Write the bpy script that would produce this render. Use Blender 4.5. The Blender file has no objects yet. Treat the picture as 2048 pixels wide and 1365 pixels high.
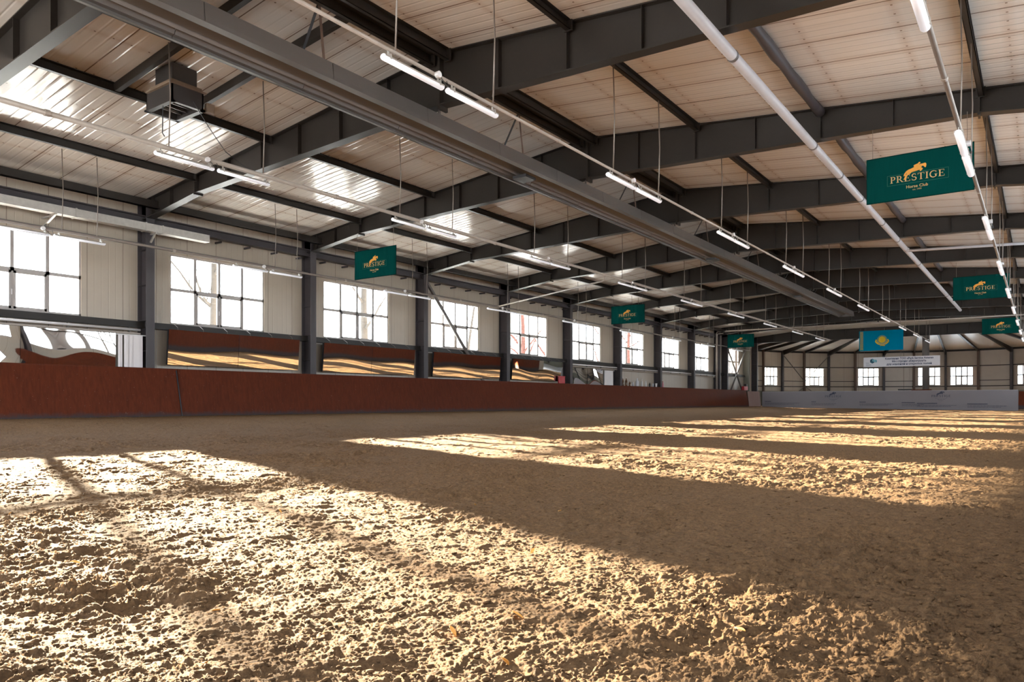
import bpy, bmesh, math, random
import numpy as np
from mathutils import Vector, Matrix
random.seed(7)
rng = np.random.default_rng(11)
C = bpy.context.scene.collection
SC = bpy.context.scene
PI = math.pi

# ------------------------------------------------------------------ layout (metres)
TH, FPX, HY, CZ = 0.62555, 1467.6, 803.5, 0.448     # camera yaw, focal length and horizon in pixels, eye height
WIN_X = -22.0                # glass of the left wall
COL_X = -21.41               # inner face of the left columns
RIDGE = -9.95
def mir(x): return 2 * RIDGE - x
Y0, BAY = 11.22, 6.0
FR = [Y0 + BAY * n for n in range(-3, 8)] + [58.7, 60.5]          # frames, near edge
END_Y = 68.4
def roof_z(x): return 7.58 - 0.1 * abs(x - RIDGE)
ORD = "first second third fourth fifth sixth seventh eighth ninth tenth eleventh twelfth thirteenth fourteenth fifteenth sixteenth".split()

# ------------------------------------------------------------------ helpers
def tag(o, label=None, cat=None, group=None, kind=None):
    if label: o['label'] = label
    if cat: o['category'] = cat
    if group: o['group'] = group
    if kind: o['kind'] = kind
    return o

def empty(name, loc=(0, 0, 0), label=None, cat=None, group=None, kind=None, rz=0):
    o = bpy.data.objects.new(name, None); C.objects.link(o)
    o.location = loc; o.rotation_euler = (0, 0, rz); o.empty_display_size = 0.2
    return tag(o, label, cat, group, kind)

class MB:
    """collects boxes, bars, tubes and polygons and links them as ONE mesh object"""
    def __init__(s): s.v = []; s.f = []
    def add(s, vs, fs):
        b = len(s.v); s.v += [tuple(v) for v in vs]; s.f += [tuple(i + b for i in f) for f in fs]; return s
    def box(s, x0, x1, y0, y1, z0, z1):
        vs = [(x0, y0, z0), (x1, y0, z0), (x1, y1, z0), (x0, y1, z0), (x0, y0, z1), (x1, y0, z1), (x1, y1, z1), (x0, y1, z1)]
        return s.add(vs, [(0, 3, 2, 1), (4, 5, 6, 7), (0, 1, 5, 4), (1, 2, 6, 5), (2, 3, 7, 6), (3, 0, 4, 7)])
    def hexa(s, p):   # eight points: bottom ring, top ring
        return s.add(p, [(0, 3, 2, 1), (4, 5, 6, 7), (0, 1, 5, 4), (1, 2, 6, 5), (2, 3, 7, 6), (3, 0, 4, 7)])
    def bar(s, a, b, w, h, up=(0, 0, 1)):     # rectangular bar from a to b
        a, b, up = Vector(a), Vector(b), Vector(up)
        d = (b - a).normalized(); r = d.cross(up)
        if r.length < 1e-5: r = d.cross(Vector((1, 0, 0)))
        r.normalize(); u = r.cross(d).normalized()
        r *= w / 2; u *= h / 2
        return s.hexa([a - r - u, a + r - u, b + r - u, b - r - u, a - r + u, a + r + u, b + r + u, b - r + u])
    def tube(s, pts, rad, n=8, cap=True):
        pts = [Vector(p) for p in pts]
        rad = rad if isinstance(rad, (list, tuple)) else [rad] * len(pts)
        b = len(s.v); prev = None
        for i, p in enumerate(pts):
            d = (pts[min(i + 1, len(pts) - 1)] - pts[max(i - 1, 0)]).normalized()
            if prev is None:
                r = d.cross(Vector((0, 0, 1)))
                if r.length < 1e-3: r = d.cross(Vector((1, 0, 0)))
            else:
                r = prev - d * prev.dot(d)
                if r.length < 1e-4: r = d.cross(Vector((1, 0, 0)))
            r.normalize(); prev = r; u = d.cross(r)
            for k in range(n):
                a = 2 * PI * k / n
                s.v.append(tuple(p + (r * math.cos(a) + u * math.sin(a)) * rad[i]))
        for i in range(len(pts) - 1):
            for k in range(n):
                k2 = (k + 1) % n
                s.f.append((b + i * n + k, b + i * n + k2, b + (i + 1) * n + k2, b + (i + 1) * n + k))
        if cap:
            s.f.append(tuple(b + k for k in range(n))[::-1]); e = b + (len(pts) - 1) * n
            s.f.append(tuple(e + k for k in range(n)))
        return s
    def ell(s, c, r, nu=10, nv=7):
        b = len(s.v)
        for i in range(nv + 1):
            t = PI * i / nv
            for k in range(nu):
                a = 2 * PI * k / nu
                s.v.append((c[0] + r[0] * math.sin(t) * math.cos(a), c[1] + r[1] * math.sin(t) * math.sin(a), c[2] + r[2] * math.cos(t)))
        for i in range(nv):
            for k in range(nu):
                k2 = (k + 1) % nu
                s.f.append((b + i * nu + k, b + (i + 1) * nu + k, b + (i + 1) * nu + k2, b + i * nu + k2))
        return s
    def prism_y(s, poly, y0, y1):   # polygon in x,z swept along y
        n = len(poly); vs = [(x, y0, z) for x, z in poly] + [(x, y1, z) for x, z in poly]
        fs = [tuple(range(n)), tuple(range(2 * n - 1, n - 1, -1))] + [(i, i + n, (i + 1) % n + n, (i + 1) % n) for i in range(n)]
        return s.add(vs, fs)
    def build(s, name, mat, parent=None, smooth=False, loc=None):
        me = bpy.data.meshes.new(name); me.from_pydata(s.v, [], s.f); me.update()
        bm = bmesh.new(); bm.from_mesh(me); bmesh.ops.recalc_face_normals(bm, faces=bm.faces); bm.to_mesh(me); bm.free()
        if smooth:
            for p in me.polygons: p.use_smooth = True
        if mat is not None: me.materials.append(mat)
        o = bpy.data.objects.new(name, me); C.objects.link(o)
        if parent is not None: o.parent = parent
        if loc is not None: o.location = loc
        return o

def children(o): return [c for c in bpy.data.objects if c.parent is o]
def copy_tree(o, parent=None):
    c = o.copy(); C.objects.link(c)
    if parent is not None: c.parent = parent
    for ch in list(o.children): copy_tree(ch, c)
    return c
def bevel(o, w, seg=2):
    m = o.modifiers.new('bevel', 'BEVEL'); m.width = w; m.segments = seg; m.limit_method = 'ANGLE'; m.angle_limit = 0.6
    return o

# ------------------------------------------------------------------ materials
class NT:
    def __init__(s, name):
        s.m = bpy.data.materials.new(name); s.m.use_nodes = True
        s.t = s.m.node_tree; s.n = s.t.nodes; s.l = s.t.links
        s.b = s.n['Principled BSDF']; s.out = s.n['Material Output']
    def put(s, sock, v):
        if hasattr(v, 'links') or isinstance(v, bpy.types.NodeSocket): s.l.new(v, sock)
        else: sock.default_value = v
    def math(s, op, a, b=0.0, clamp=False):
        n = s.n.new('ShaderNodeMath'); n.operation = op; n.use_clamp = clamp
        s.put(n.inputs[0], a); s.put(n.inputs[1], b); return n.outputs[0]
    def pos(s, scale=(1, 1, 1)):
        g = s.n.new('ShaderNodeTexCoord'); m = s.n.new('ShaderNodeMapping'); m.inputs['Scale'].default_value = scale
        s.l.new(g.outputs['Object'], m.inputs[0]); return m.outputs[0]
    def xyz(s, v):
        n = s.n.new('ShaderNodeSeparateXYZ'); s.l.new(v, n.inputs[0]); return n.outputs
    def noise(s, vec, scale=5, detail=4, rough=0.55, dist=0):
        n = s.n.new('ShaderNodeTexNoise'); s.l.new(vec, n.inputs['Vector'])
        n.inputs['Scale'].default_value = scale; n.inputs['Detail'].default_value = detail
        n.inputs['Roughness'].default_value = rough; n.inputs['Distortion'].default_value = dist
        return n.outputs['Fac']
    def ramp(s, fac, stops, interp='LINEAR'):
        n = s.n.new('ShaderNodeValToRGB'); s.l.new(fac, n.inputs[0]); cr = n.color_ramp; cr.interpolation = interp
        while len(cr.elements) < len(stops): cr.elements.new(0.5)
        for e, (p, c) in zip(cr.elements, stops): e.position = p; e.color = tuple(c) + ((1,) if len(c) == 3 else ())
        return n.outputs[0]
    def mix(s, fac, a, b):
        n = s.n.new('ShaderNodeMix'); n.data_type = 'RGBA'
        s.put(n.inputs['Factor'], fac)
        for k, v in (('A', a), ('B', b)):
            so = [i for i in n.inputs if i.name == k and i.type == 'RGBA'][0]
            s.put(so, v if isinstance(v, bpy.types.NodeSocket) else tuple(v) + (1,))
        return [o for o in n.outputs if o.type == 'RGBA'][0]
    def bump(s, h, strength=0.3, dist=0.01):
        n = s.n.new('ShaderNodeBump'); n.inputs['Strength'].default_value = strength; n.inputs['Distance'].default_value = dist
        s.l.new(h, n.inputs['Height']); s.l.new(n.outputs[0], s.b.inputs['Normal']); return n.outputs[0]
    def set(s, **k):
        for a, v in k.items():
            key = {'col': 'Base Color', 'rough': 'Roughness', 'metal': 'Metallic', 'spec': 'Specular IOR Level', 'em': 'Emission Color', 'ems': 'Emission Strength', 'trans': 'Transmission Weight', 'coat': 'Coat Weight', 'coatr': 'Coat Roughness'}[a]
            if isinstance(v, (tuple, list)) and len(v) == 3: v = tuple(v) + (1,)
            s.put(s.b.inputs[key], v)
        return s.m

def plain(name, col, rough=0.5, metal=0.0, var=0.12, scale=3.0, spec=0.5):
    t = NT(name); p = t.pos()
    n = t.noise(p, scale, 5, 0.6)
    c = t.mix(n, [x * (1 - var) for x in col], [min(1, x * (1 + var)) for x in col])
    return t.set(col=c, rough=rough, metal=metal, spec=spec)

M = {}
def mk_sand():
    t = NT('arena_sand'); p = t.pos()
    a = t.noise(p, 0.8, 3); b = t.noise(p, 38, 8, 0.8); d = t.noise(p, 260, 4, 0.8)
    c1 = t.mix(t.math('MULTIPLY', t.math('SUBTRACT', b, 0.28), 2.2, True), (0.050, 0.030, 0.018), (0.33, 0.188, 0.088))
    c2 = t.mix(t.math('MULTIPLY', a, 0.45), c1, (0.125, 0.083, 0.052))
    h = t.math('ADD', t.math('MULTIPLY', b, 1.0), t.math('MULTIPLY', d, 0.35))
    t.bump(h, 1.0, 0.016)
    return t.set(col=c2, rough=0.97, spec=0.1)
M['sand'] = mk_sand()

def mk_ceiling(name, base_a, base_b, axis='y'):
    t = NT(name); p = t.pos(); x, y, z = t.xyz(p)
    w = t.noise(p, 0.7, 4, 0.6); fine = t.noise(t.pos((0.35, 5, 0.35)), 1.6, 5, 0.65)
    base = t.mix(w, base_a, base_b)
    # seams between sheets, one per metre along the hall, rusty and broken
    fy = t.math('FRACT', t.math('ADD', y, 40.13)); dy = t.math('MINIMUM', fy, t.math('SUBTRACT', 1.0, fy))
    seam = t.math('LESS_THAN', dy, 0.012)
    halo = t.math('MULTIPLY', t.math('SUBTRACT', 1.0, t.math('MULTIPLY', dy, 5.0), True), t.math('MULTIPLY', fine, 0.5))
    # screw rows across, every 1.5 m
    fx = t.math('FRACT', t.math('ADD', t.math('DIVIDE', x, 1.5), 40.3)); dx = t.math('MINIMUM', fx, t.math('SUBTRACT', 1.0, fx))
    band = t.math('MULTIPLY', t.math('SUBTRACT', 1.0, t.math('MULTIPLY', dx, 12.0), True), t.noise(p, 5.0, 3))
    f3 = t.math('FRACT', t.math('MULTIPLY', t.math('ADD', y, 40.13), 3.0)); d3 = t.math('ABSOLUTE', t.math('SUBTRACT', f3, 0.5))
    dot = t.math('MULTIPLY', t.math('LESS_THAN', dx, 0.011), t.math('LESS_THAN', d3, 0.05))
    stain = t.math('ADD', t.math('MULTIPLY', halo, 0.9), t.math('MULTIPLY', band, 0.55), True)
    c = t.mix(stain, base, (0.42, 0.25, 0.14))
    c = t.mix(t.math('MULTIPLY', fine, 0.25), c, (0.45, 0.34, 0.25))
    c = t.mix(t.math('MAXIMUM', t.math('MULTIPLY', seam, 0.85), t.math('MULTIPLY', dot, 0.8)), c, (0.13, 0.07, 0.04))
    rib = t.math('PINGPONG', t.math('ADD', y, 40.0), 0.11)
    rib = t.math('SUBTRACT', t.math('MULTIPLY', t.math('MINIMUM', rib, 0.03), 0.15), t.math('MULTIPLY', seam, 0.012))
    wav = t.noise(t.pos((0.16, 3.2, 0.16)), 1.0, 2)
    h = t.math('ADD', rib, t.math('MULTIPLY', wav, 0.010))
    t.bump(h, 1.0, 1.0)
    return t.set(col=c, rough=0.16, spec=0.55)
M['ceiling'] = mk_ceiling('roof_sheet', (0.70, 0.645, 0.585), (0.78, 0.73, 0.675))
M['ceiling_round'] = plain('round_hall_sheet', (0.70, 0.64, 0.57), 0.3, 0, 0.1, 1.2)

def mk_wall():
    t = NT('wall_sheet'); p = t.pos(); x, y, z = t.xyz(p)
    fy = t.math('FRACT', t.math('ADD', y, 40.2)); seam = t.math('LESS_THAN', fy, 0.015)
    rib = t.math('PINGPONG', t.math('ADD', y, 40.0), 0.1)
    n = t.noise(p, 1.1, 4)
    streak = t.noise(t.pos((1, 6, 0.35)), 1.5, 4, 0.6)
    c = t.mix(n, (0.37, 0.312, 0.248), (0.455, 0.39, 0.315))
    c = t.mix(t.math('MULTIPLY', streak, 0.25), c, (0.45, 0.36, 0.27))
    c = t.mix(t.math('MULTIPLY', seam, 0.8), c, (0.10, 0.07, 0.05))
    t.bump(t.math('ADD', t.math('MULTIPLY', t.math('MINIMUM', rib, 0.015), 0.25), t.math('MULTIPLY', n, 0.004)), 1.0, 1.0)
    return t.set(col=c, rough=0.3, spec=0.5)
M['wall'] = mk_wall()

def mk_ply(name, dark, light, dirt=True):
    t = NT(name); p = t.pos(); x, y, z = t.xyz(p)
    g = t.noise(t.pos((7, 7, 0.6)), 2.2, 6, 0.65, 0.4); b = t.noise(p, 0.55, 3)
    c = t.mix(g, dark, light)
    c = t.mix(t.math('MULTIPLY', b, 0.5), c, dark)
    if dirt:   # splashed dirt along the foot of the boards
        edge = t.math('ADD', z, t.math('MULTIPLY', t.noise(t.pos((1, 2.5, 3)), 2.0, 5, 0.7), 0.26))
        f = t.math('SUBTRACT', 1.0, t.math('MULTIPLY', t.math('SUBTRACT', edge, 0.15), 7.0), True)
        c = t.mix(t.math('MULTIPLY', f, 0.9), c, (0.045, 0.04, 0.042))
        sp = t.math('GREATER_THAN', t.noise(p, 24, 2), 0.73)
        c = t.mix(t.math('MULTIPLY', sp, 0.35), c, (0.35, 0.3, 0.26))
    t.bump(g, 0.12, 0.004)
    return t.set(col=c, rough=0.5, spec=0.12)
M['ply'] = mk_ply('red_brown_plywood', (0.045, 0.0085, 0.0035), (0.185, 0.039, 0.012))
M['ply_pale'] = mk_ply('worn_pale_board', (0.24, 0.15, 0.13), (0.40, 0.29, 0.26), False)

def mk_steel(name, a, b, rough=0.45, spec=0.5):
    t = NT(name); p = t.pos(); n = t.noise(p, 1.6, 5, 0.6); n2 = t.noise(p, 14, 4, 0.7)
    c = t.mix(n, a, b); c = t.mix(t.math('MULTIPLY', n2, 0.16), c, (0.07, 0.052, 0.038))
    return t.set(col=c, rough=rough, metal=0.0, spec=spec)
M['steel'] = mk_steel('dark_painted_steel', (0.0135, 0.0115, 0.0105), (0.027, 0.0232, 0.0205), 0.38, .24)
M['steel_mid'] = mk_steel('grey_painted_steel', (0.11, 0.098, 0.092), (0.17, 0.152, 0.142), 0.45)
M['steel_col'] = mk_steel('column_paint', (0.042, 0.036, 0.040), (0.070, 0.061, 0.066), 0.42, .35)
M['steel_brown'] = mk_steel('brown_painted_steel', (0.09, 0.055, 0.04), (0.14, 0.085, 0.06), 0.5)
M['pilaster'] = plain('greenish_concrete', (0.17, 0.165, 0.13), 0.6)
M['hood'] = plain('heater_sheet', (0.125, 0.115, 0.108), 0.36, 0.35, 0.1, 1.5)
M['galv'] = plain('galvanised_sheet', (0.50, 0.47, 0.43), 0.38, 0.55, 0.25, 9)
M['conduit'] = plain('conduit_paint', (0.34, 0.29, 0.25), 0.45, 0.1, 0.2, 6)
M['rod'] = plain('rod_steel', (0.20, 0.165, 0.14), 0.45, 0.4, 0.2, 6)
M['white_pipe'] = plain('white_plastic_pipe', (0.44, 0.42, 0.43), 0.35, 0, 0.12, 4)
M['pvc'] = plain('window_profile', (0.38, 0.345, 0.325), 0.4, 0, 0.06, 3)
M['white_paint'] = plain('white_paint', (0.72, 0.70, 0.70), 0.5, 0, 0.06, 3)
M['blind'] = plain('white_blind_cloth', (0.74, 0.70, 0.70), 0.7, 0, 0.05, 3)
M['black'] = plain('black_plastic', (0.02, 0.02, 0.022), 0.4)
M['collar'] = plain('pipe_collar', (0.12, 0.11, 0.11), 0.4)
M['vent'] = plain('vent_steel', (0.035, 0.03, 0.028), 0.4)
M['vent_blade'] = plain('vent_blade_metal', (0.5, 0.48, 0.48), 0.3, 0.4)
M['board_raw'] = plain('raw_wood', (0.17, 0.115, 0.075), 0.7, 0, 0.3, 8)
M['red'] = plain('red_plastic', (0.42, 0.03, 0.04), 0.4)
M['bark'] = plain('bark', (0.045, 0.04, 0.036), 0.9, 0, 0.45, 5)
M['bark_red'] = plain('reddish_bark', (0.075, 0.03, 0.024), 0.9, 0, 0.35, 5)
M['ground'] = plain('pale_ground', (0.62, 0.64, 0.66), 0.95, 0, 0.2, 0.5)
M['banner_white'] = plain('white_banner_sheet', (0.66, 0.66, 0.70), 0.55, 0, 0.03, 2)
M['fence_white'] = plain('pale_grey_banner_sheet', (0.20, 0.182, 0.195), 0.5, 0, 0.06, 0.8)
M['ink'] = plain('dark_ink', (0.035, 0.04, 0.07), 0.6)
M['ink_blue'] = plain('navy_ink', (0.03, 0.05, 0.12), 0.6)
M['teal_a'] = plain('deep_teal_ink', (0.01, 0.10, 0.15), 0.6)
M['teal_b'] = plain('light_teal_ink', (0.12, 0.42, 0.52), 0.6)
M['leaf'] = plain('dry_leaf', (0.62, 0.30, 0.06), 0.7, 0, 0.3, 20)
M['brown_glass'] = plain('brown_bottle', (0.10, 0.045, 0.02), 0.2)
M['clear_cup'] = plain('pale_plastic_cup', (0.55, 0.56, 0.60), 0.25)
M['pink'] = plain('pink_plastic', (0.55, 0.22, 0.26), 0.4)

def mk_cloth(name, col, tr=0.45):
    t = NT(name); p = t.pos(); n = t.noise(t.pos((9, 9, 1)), 3, 3)
    c = t.mix(n, [v * 0.88 for v in col], [v * 1.1 for v in col])
    d = t.n.new('ShaderNodeBsdfDiffuse'); r = t.n.new('ShaderNodeBsdfTranslucent'); m = t.n.new('ShaderNodeMixShader')
    t.l.new(c, d.inputs[0]); t.l.new(c, r.inputs[0]); m.inputs[0].default_value = tr
    t.l.new(d.outputs[0], m.inputs[1]); t.l.new(r.outputs[0], m.inputs[2]); t.l.new(m.outputs[0], t.out.inputs[0])
    return t.m
M['green'] = mk_cloth('green_banner_cloth', (0.004, 0.078, 0.070))
M['gold'] = mk_cloth('gold_print', (0.85, 0.44, 0.10), 0.3)
M['gold_pale'] = mk_cloth('pale_gold_print', (0.70, 0.52, 0.25), 0.3)
M['border'] = mk_cloth('banner_hem', (0.004, 0.035, 0.03), 0.2)
M['thin_line'] = mk_cloth('thin_green_line', (0.06, 0.21, 0.16), 0.3)
M['sky_blue'] = mk_cloth('sky_blue_flag_cloth', (0.0, 0.32, 0.52))
M['flag_yellow'] = mk_cloth('flag_yellow', (0.80, 0.62, 0.06), 0.3)

def mk_mirror():
    t = NT('mirror_silver')
    return t.set(col=(0.86, 0.84, 0.80), rough=0.01, metal=1.0)
M['mirror'] = mk_mirror()

def mk_glass():
    t = NT('window_glass')
    a = t.n.new('ShaderNodeBsdfTransparent'); a.inputs[0].default_value = (0.94, 0.96, 0.96, 1)
    g = t.n.new('ShaderNodeBsdfGlossy'); g.inputs['Roughness'].default_value = 0.02
    lw = t.n.new('ShaderNodeLayerWeight'); lw.inputs[0].default_value = 0.5; m = t.n.new('ShaderNodeMixShader')
    f = t.math('ADD', t.math('MULTIPLY', t.math('POWER', lw.outputs['Facing'], 5.0), .6), .04)
    t.l.new(f, m.inputs[0]); t.l.new(a.outputs[0], m.inputs[1]); t.l.new(g.outputs[0], m.inputs[2]); t.l.new(m.outputs[0], t.out.inputs[0])
    return t.m
M['glass'] = mk_glass()

def mk_lamp():
    t = NT('lit_lamp_diffuser')
    return t.set(col=(0.85, 0.85, 0.88), rough=0.3, em=(0.93, 0.93, 1.0), ems=0.09)
M['lamp'] = mk_lamp()

# ------------------------------------------------------------------ floor: churned sand
def hash2(ix, iy, s):
    h = (ix.astype(np.int64) * 374761393 + iy.astype(np.int64) * 668265263 + s * 1274126177) & 0xFFFFFFFF
    h = ((h ^ (h >> 13)) * 1274126177) & 0xFFFFFFFF
    return ((h ^ (h >> 16)) & 0xFFFFFF) / float(0xFFFFFF)
def vnoise(x, y, s):
    ix = np.floor(x); iy = np.floor(y); fx = x - ix; fy = y - iy
    fx = fx * fx * fx * (fx * (fx * 6 - 15) + 10); fy = fy * fy * fy * (fy * (fy * 6 - 15) + 10)
    a = hash2(ix, iy, s); b = hash2(ix + 1, iy, s); c = hash2(ix, iy + 1, s); d = hash2(ix + 1, iy + 1, s)
    return (a + (b - a) * fx) * (1 - fy) + (c + (d - c) * fx) * fy
def fbm(x, y, s, o=4, g=0.5):
    r = 0; a = 1; t = 0
    for i in range(o):
        r = r + a * vnoise(x * 2 ** i + 17.3 * i, y * 2 ** i - 9.1 * i, s + i); t += a; a *= g
    return r / t
def domes(x, y, cell, s, keep=0.6):
    """rounded lumps of random size scattered one per cell"""
    gx = x / cell; gy = y / cell; ix = np.floor(gx); iy = np.floor(gy); out = np.zeros_like(x)
    for i in (-1, 0, 1):
        for j in (-1, 0, 1):
            cx = ix + i; cy = iy + j
            px = cx + hash2(cx, cy, s); py = cy + hash2(cx, cy, s + 1); r = 0.25 + 0.6 * hash2(cx, cy, s + 2)
            on = hash2(cx, cy, s + 3) < keep
            d2 = ((gx - px) ** 2 + (gy - py) ** 2) / (r * r)
            out = np.maximum(out, np.where(on, r * np.sqrt(np.clip(1 - d2, 0, 1)), 0))
    return out
def clump(t, a, b):
    u = np.clip((t - a) / (b - a), 0, 1); return u * u * (3 - 2 * u)
def sand_height(x, y):
    wx = x + 0.05 * (fbm(x * 6, y * 6, 31, 3) - 0.5) * 2; wy = y + 0.05 * (fbm(x * 6 + 40, y * 6, 37, 3) - 0.5) * 2
    h = 0.050 * (fbm(x * 0.9, y * 0.9, 1, 3) - 0.5)
    m = np.clip(fbm(x * 1.6, y * 1.6, 5, 2) * 2.4 - 0.55, 0.25, 1.2)
    r = 1 - np.abs(2 * fbm(wx * 2.7, wy * 3.3, 9, 3) - 1)
    h += 0.032 * m * (r - 0.75)
    w2x = wx + 0.010 * (fbm(x * 40, y * 40, 71, 2) - 0.5) * 2; w2y = wy + 0.010 * (fbm(x * 40 + 9, y * 40, 73, 2) - 0.5) * 2
    f1 = fbm(w2x * 11, w2y * 11, 41, 7, 0.63)
    h += 0.047 * (0.45 + 0.6 * m) * (f1 - 0.5)
    b = 1 - np.abs(2 * fbm(w2x * 17, w2y * 17, 51, 5, 0.66) - 1)
    h += 0.0115 * (0.4 + 0.7 * m) * (b - 0.75)
    t2 = fbm(w2x * 15, w2y * 15, 61, 6, 0.66)
    h += 0.012 * m * clump(t2, 0.50, 0.66)
    k = fbm(x * 130, y * 130, 95, 3, 0.6)
    h += 0.0075 * (k - 0.5)
    return h
def floor_level(x, y):
    # the sand is banked up against the boards and lower in the middle; it dips a little to the far right corner
    u = np.clip((x + 21.1) / 5.0, 0, 1); u = u * u * (3 - 2 * u)
    return -0.19 * u - 0.07 * np.clip((y - 35) / 32, 0, 1) * np.clip((x + 18) / 17, 0, 1)
def make_floor():
    nu, nv = 960, 1480
    tan = np.linspace(-0.80, 0.78, nu)
    Zs = 0.9 * np.exp(np.linspace(0, 1, nv) * math.log(84 / 0.9))
    T, Z = np.meshgrid(tan, Zs)
    c, s = math.cos(TH), math.sin(TH)
    X = T * Z * c - Z * s; Y = T * Z * s + Z * c
    H = sand_height(X, Y)
    fade = np.clip(1.15 - Z / 110, 0.4, 1)
    edge = np.clip((X + 21.05) / 0.5, 0, 1)
    H = H * fade * (0.4 + 0.6 * edge) + floor_level(X, Y)
    ok = (X > -21.9) & (X < 2.0)
    co = np.stack([X, Y, H], -1).reshape(-1, 3)
    idx = np.arange(nu * nv).reshape(nv, nu)
    q = np.stack([idx[:-1, :-1], idx[:-1, 1:], idx[1:, 1:], idx[1:, :-1]], -1).reshape(-1, 4)
    okf = ok.reshape(-1)[q].any(1) | (Y.reshape(-1)[q].min(1) > 66)
    q = q[okf]
    used = np.zeros(len(co), bool); used[q.ravel()] = True
    remap = np.cumsum(used) - 1; co = co[used]; q = remap[q]
    base = np.array([[-30, -8, -0.29], [16, -8, -0.29], [16, 106, -0.36], [-30, 106, -0.36]])
    n0 = len(co); co = np.vstack([co, base]); q = np.vstack([q, [[n0, n0 + 1, n0 + 2, n0 + 3]]])
    me = bpy.data.meshes.new('floor')
    me.vertices.add(len(co)); me.vertices.foreach_set('co', co.astype(np.float32).ravel())
    me.loops.add(q.size); me.loops.foreach_set('vertex_index', q.astype(np.int32).ravel())
    me.polygons.add(len(q)); me.polygons.foreach_set('loop_start', np.arange(0, q.size, 4, dtype=np.int32))
    me.update(calc_edges=True)
    me.materials.append(M['sand'])
    o = bpy.data.objects.new('floor', me); C.objects.link(o)
    tag(o, 'churned pale brown riding sand covering the whole arena floor, striped by window light', 'floor', kind='structure')
    return o
make_floor()

# loose clods lying on the sand near the eye: nobody could count them
def make_clods():
    bm = bmesh.new(); bmesh.ops.create_icosphere(bm, subdivisions=1, radius=1)
    bv = np.array([v.co[:] for v in bm.verts]); bf = np.array([[v.index for v in f.verts] for f in bm.faces]); bm.free()
    N = 20000; c, s = math.cos(TH), math.sin(TH)
    Z = 1.3 * np.exp(rng.random(N) * math.log(9 / 1.3)); T = rng.uniform(-0.78, 0.78, N)
    X = T * Z * c - Z * s; Y = T * Z * s + Z * c
    R = 0.0016 + 0.0085 * rng.random(N) ** 4
    hz = sand_height(X, Y) + floor_level(X, Y)
    V = []; F = []; nvb = len(bv)
    for i in range(N):
        d = bv + 0
        k = rng.normal(size=(5, 3)); ph = rng.random(5) * 6
        n = sum(np.sin(d @ k[j] * (1.6 + 0.9 * j) + ph[j]) for j in range(5)) / 4
        d = d * (1 + 0.75 * n[:, None]) * np.array([1.35, 0.9, 0.6]) * R[i]
        a = rng.random() * 6.28; ca, sa = math.cos(a), math.sin(a)
        p = np.stack([d[:, 0] * ca - d[:, 1] * sa + X[i], d[:, 0] * sa + d[:, 1] * ca + Y[i], d[:, 2] + hz[i] + R[i] * 0.3], -1)
        V.append(p); F.append(bf + i * nvb)
    V = np.vstack(V); F = np.vstack(F)
    me = bpy.data.meshes.new('sand_clods'); me.vertices.add(len(V)); me.vertices.foreach_set('co', V.astype(np.float32).ravel())
    me.loops.add(F.size); me.loops.foreach_set('vertex_index', F.astype(np.int32).ravel())
    me.polygons.add(len(F)); me.polygons.foreach_set('loop_start', np.arange(0, F.size, 3, dtype=np.int32)); me.update(calc_edges=True)
    me.materials.append(M['sand'])
    o = bpy.data.objects.new('sand_clods', me); C.objects.link(o)
    tag(o, 'loose crumbs and clods of damp sand lying on the churned floor', 'sand', kind='stuff')
make_clods()

def px_floor(u, v):
    """a place on the sand seen at pixel u, v of the photograph"""
    b = (HY - v) / FPX; a = (u - 1024) / FPX; k = -(CZ + .19) / b; c, s = math.cos(TH), math.sin(TH)
    return k * (a * c - s), k * (a * s + c)
leaf_spots = [(432, 1222), (905, 1270), (20, 1030), (1065, 1110), (770, 1030), (1120, 880 + 150), (950, 1020), (985, 1108), (1320, 1170), (1035, 1245), (240, 985), (410, 1340), (476, 955), (560, 1032), (752, 1012), (150, 900 + 230), (1480, 1283), (1010, 1335)]
for i, (u, v) in enumerate(leaf_spots):
    x, y = px_floor(u, v); h = float(sand_height(np.array([x]), np.array([y]))[0] + floor_level(np.array([x]), np.array([y]))[0])
    mb = MB(); L = 0.012 + 0.010 * random.random(); n = 7; vs = []
    for k in range(n):
        t = k / (n - 1); w = 0.45 * L * math.sin(PI * min(1, t * 0.97 + 0.02)) ** 0.8
        vs += [(t * L * 2 - L, -w, 0.35 * w + 0.3 * L * (t - 0.5) ** 2), (t * L * 2 - L, 0, 0.0), (t * L * 2 - L, w, 0.5 * w)]
    fs = []
    for k in range(n - 1):
        for j in (0, 1): fs.append((k * 3 + j, k * 3 + j + 1, k * 3 + 3 + j + 1, k * 3 + 3 + j))
    mb.add(vs, fs)
    o = mb.build('dry_leaf', M['leaf'], loc=(x, y, h + 0.012))
    o.rotation_euler = (random.uniform(-0.5, 0.5), random.uniform(-0.9, 0.2), random.random() * 6.28)
    m = o.modifiers.new('solid', 'SOLIDIFY'); m.thickness = 0.0012
    tag(o, 'small curled orange dry leaf lying on the churned sand', 'leaf', 'dry leaves on the sand')

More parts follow.
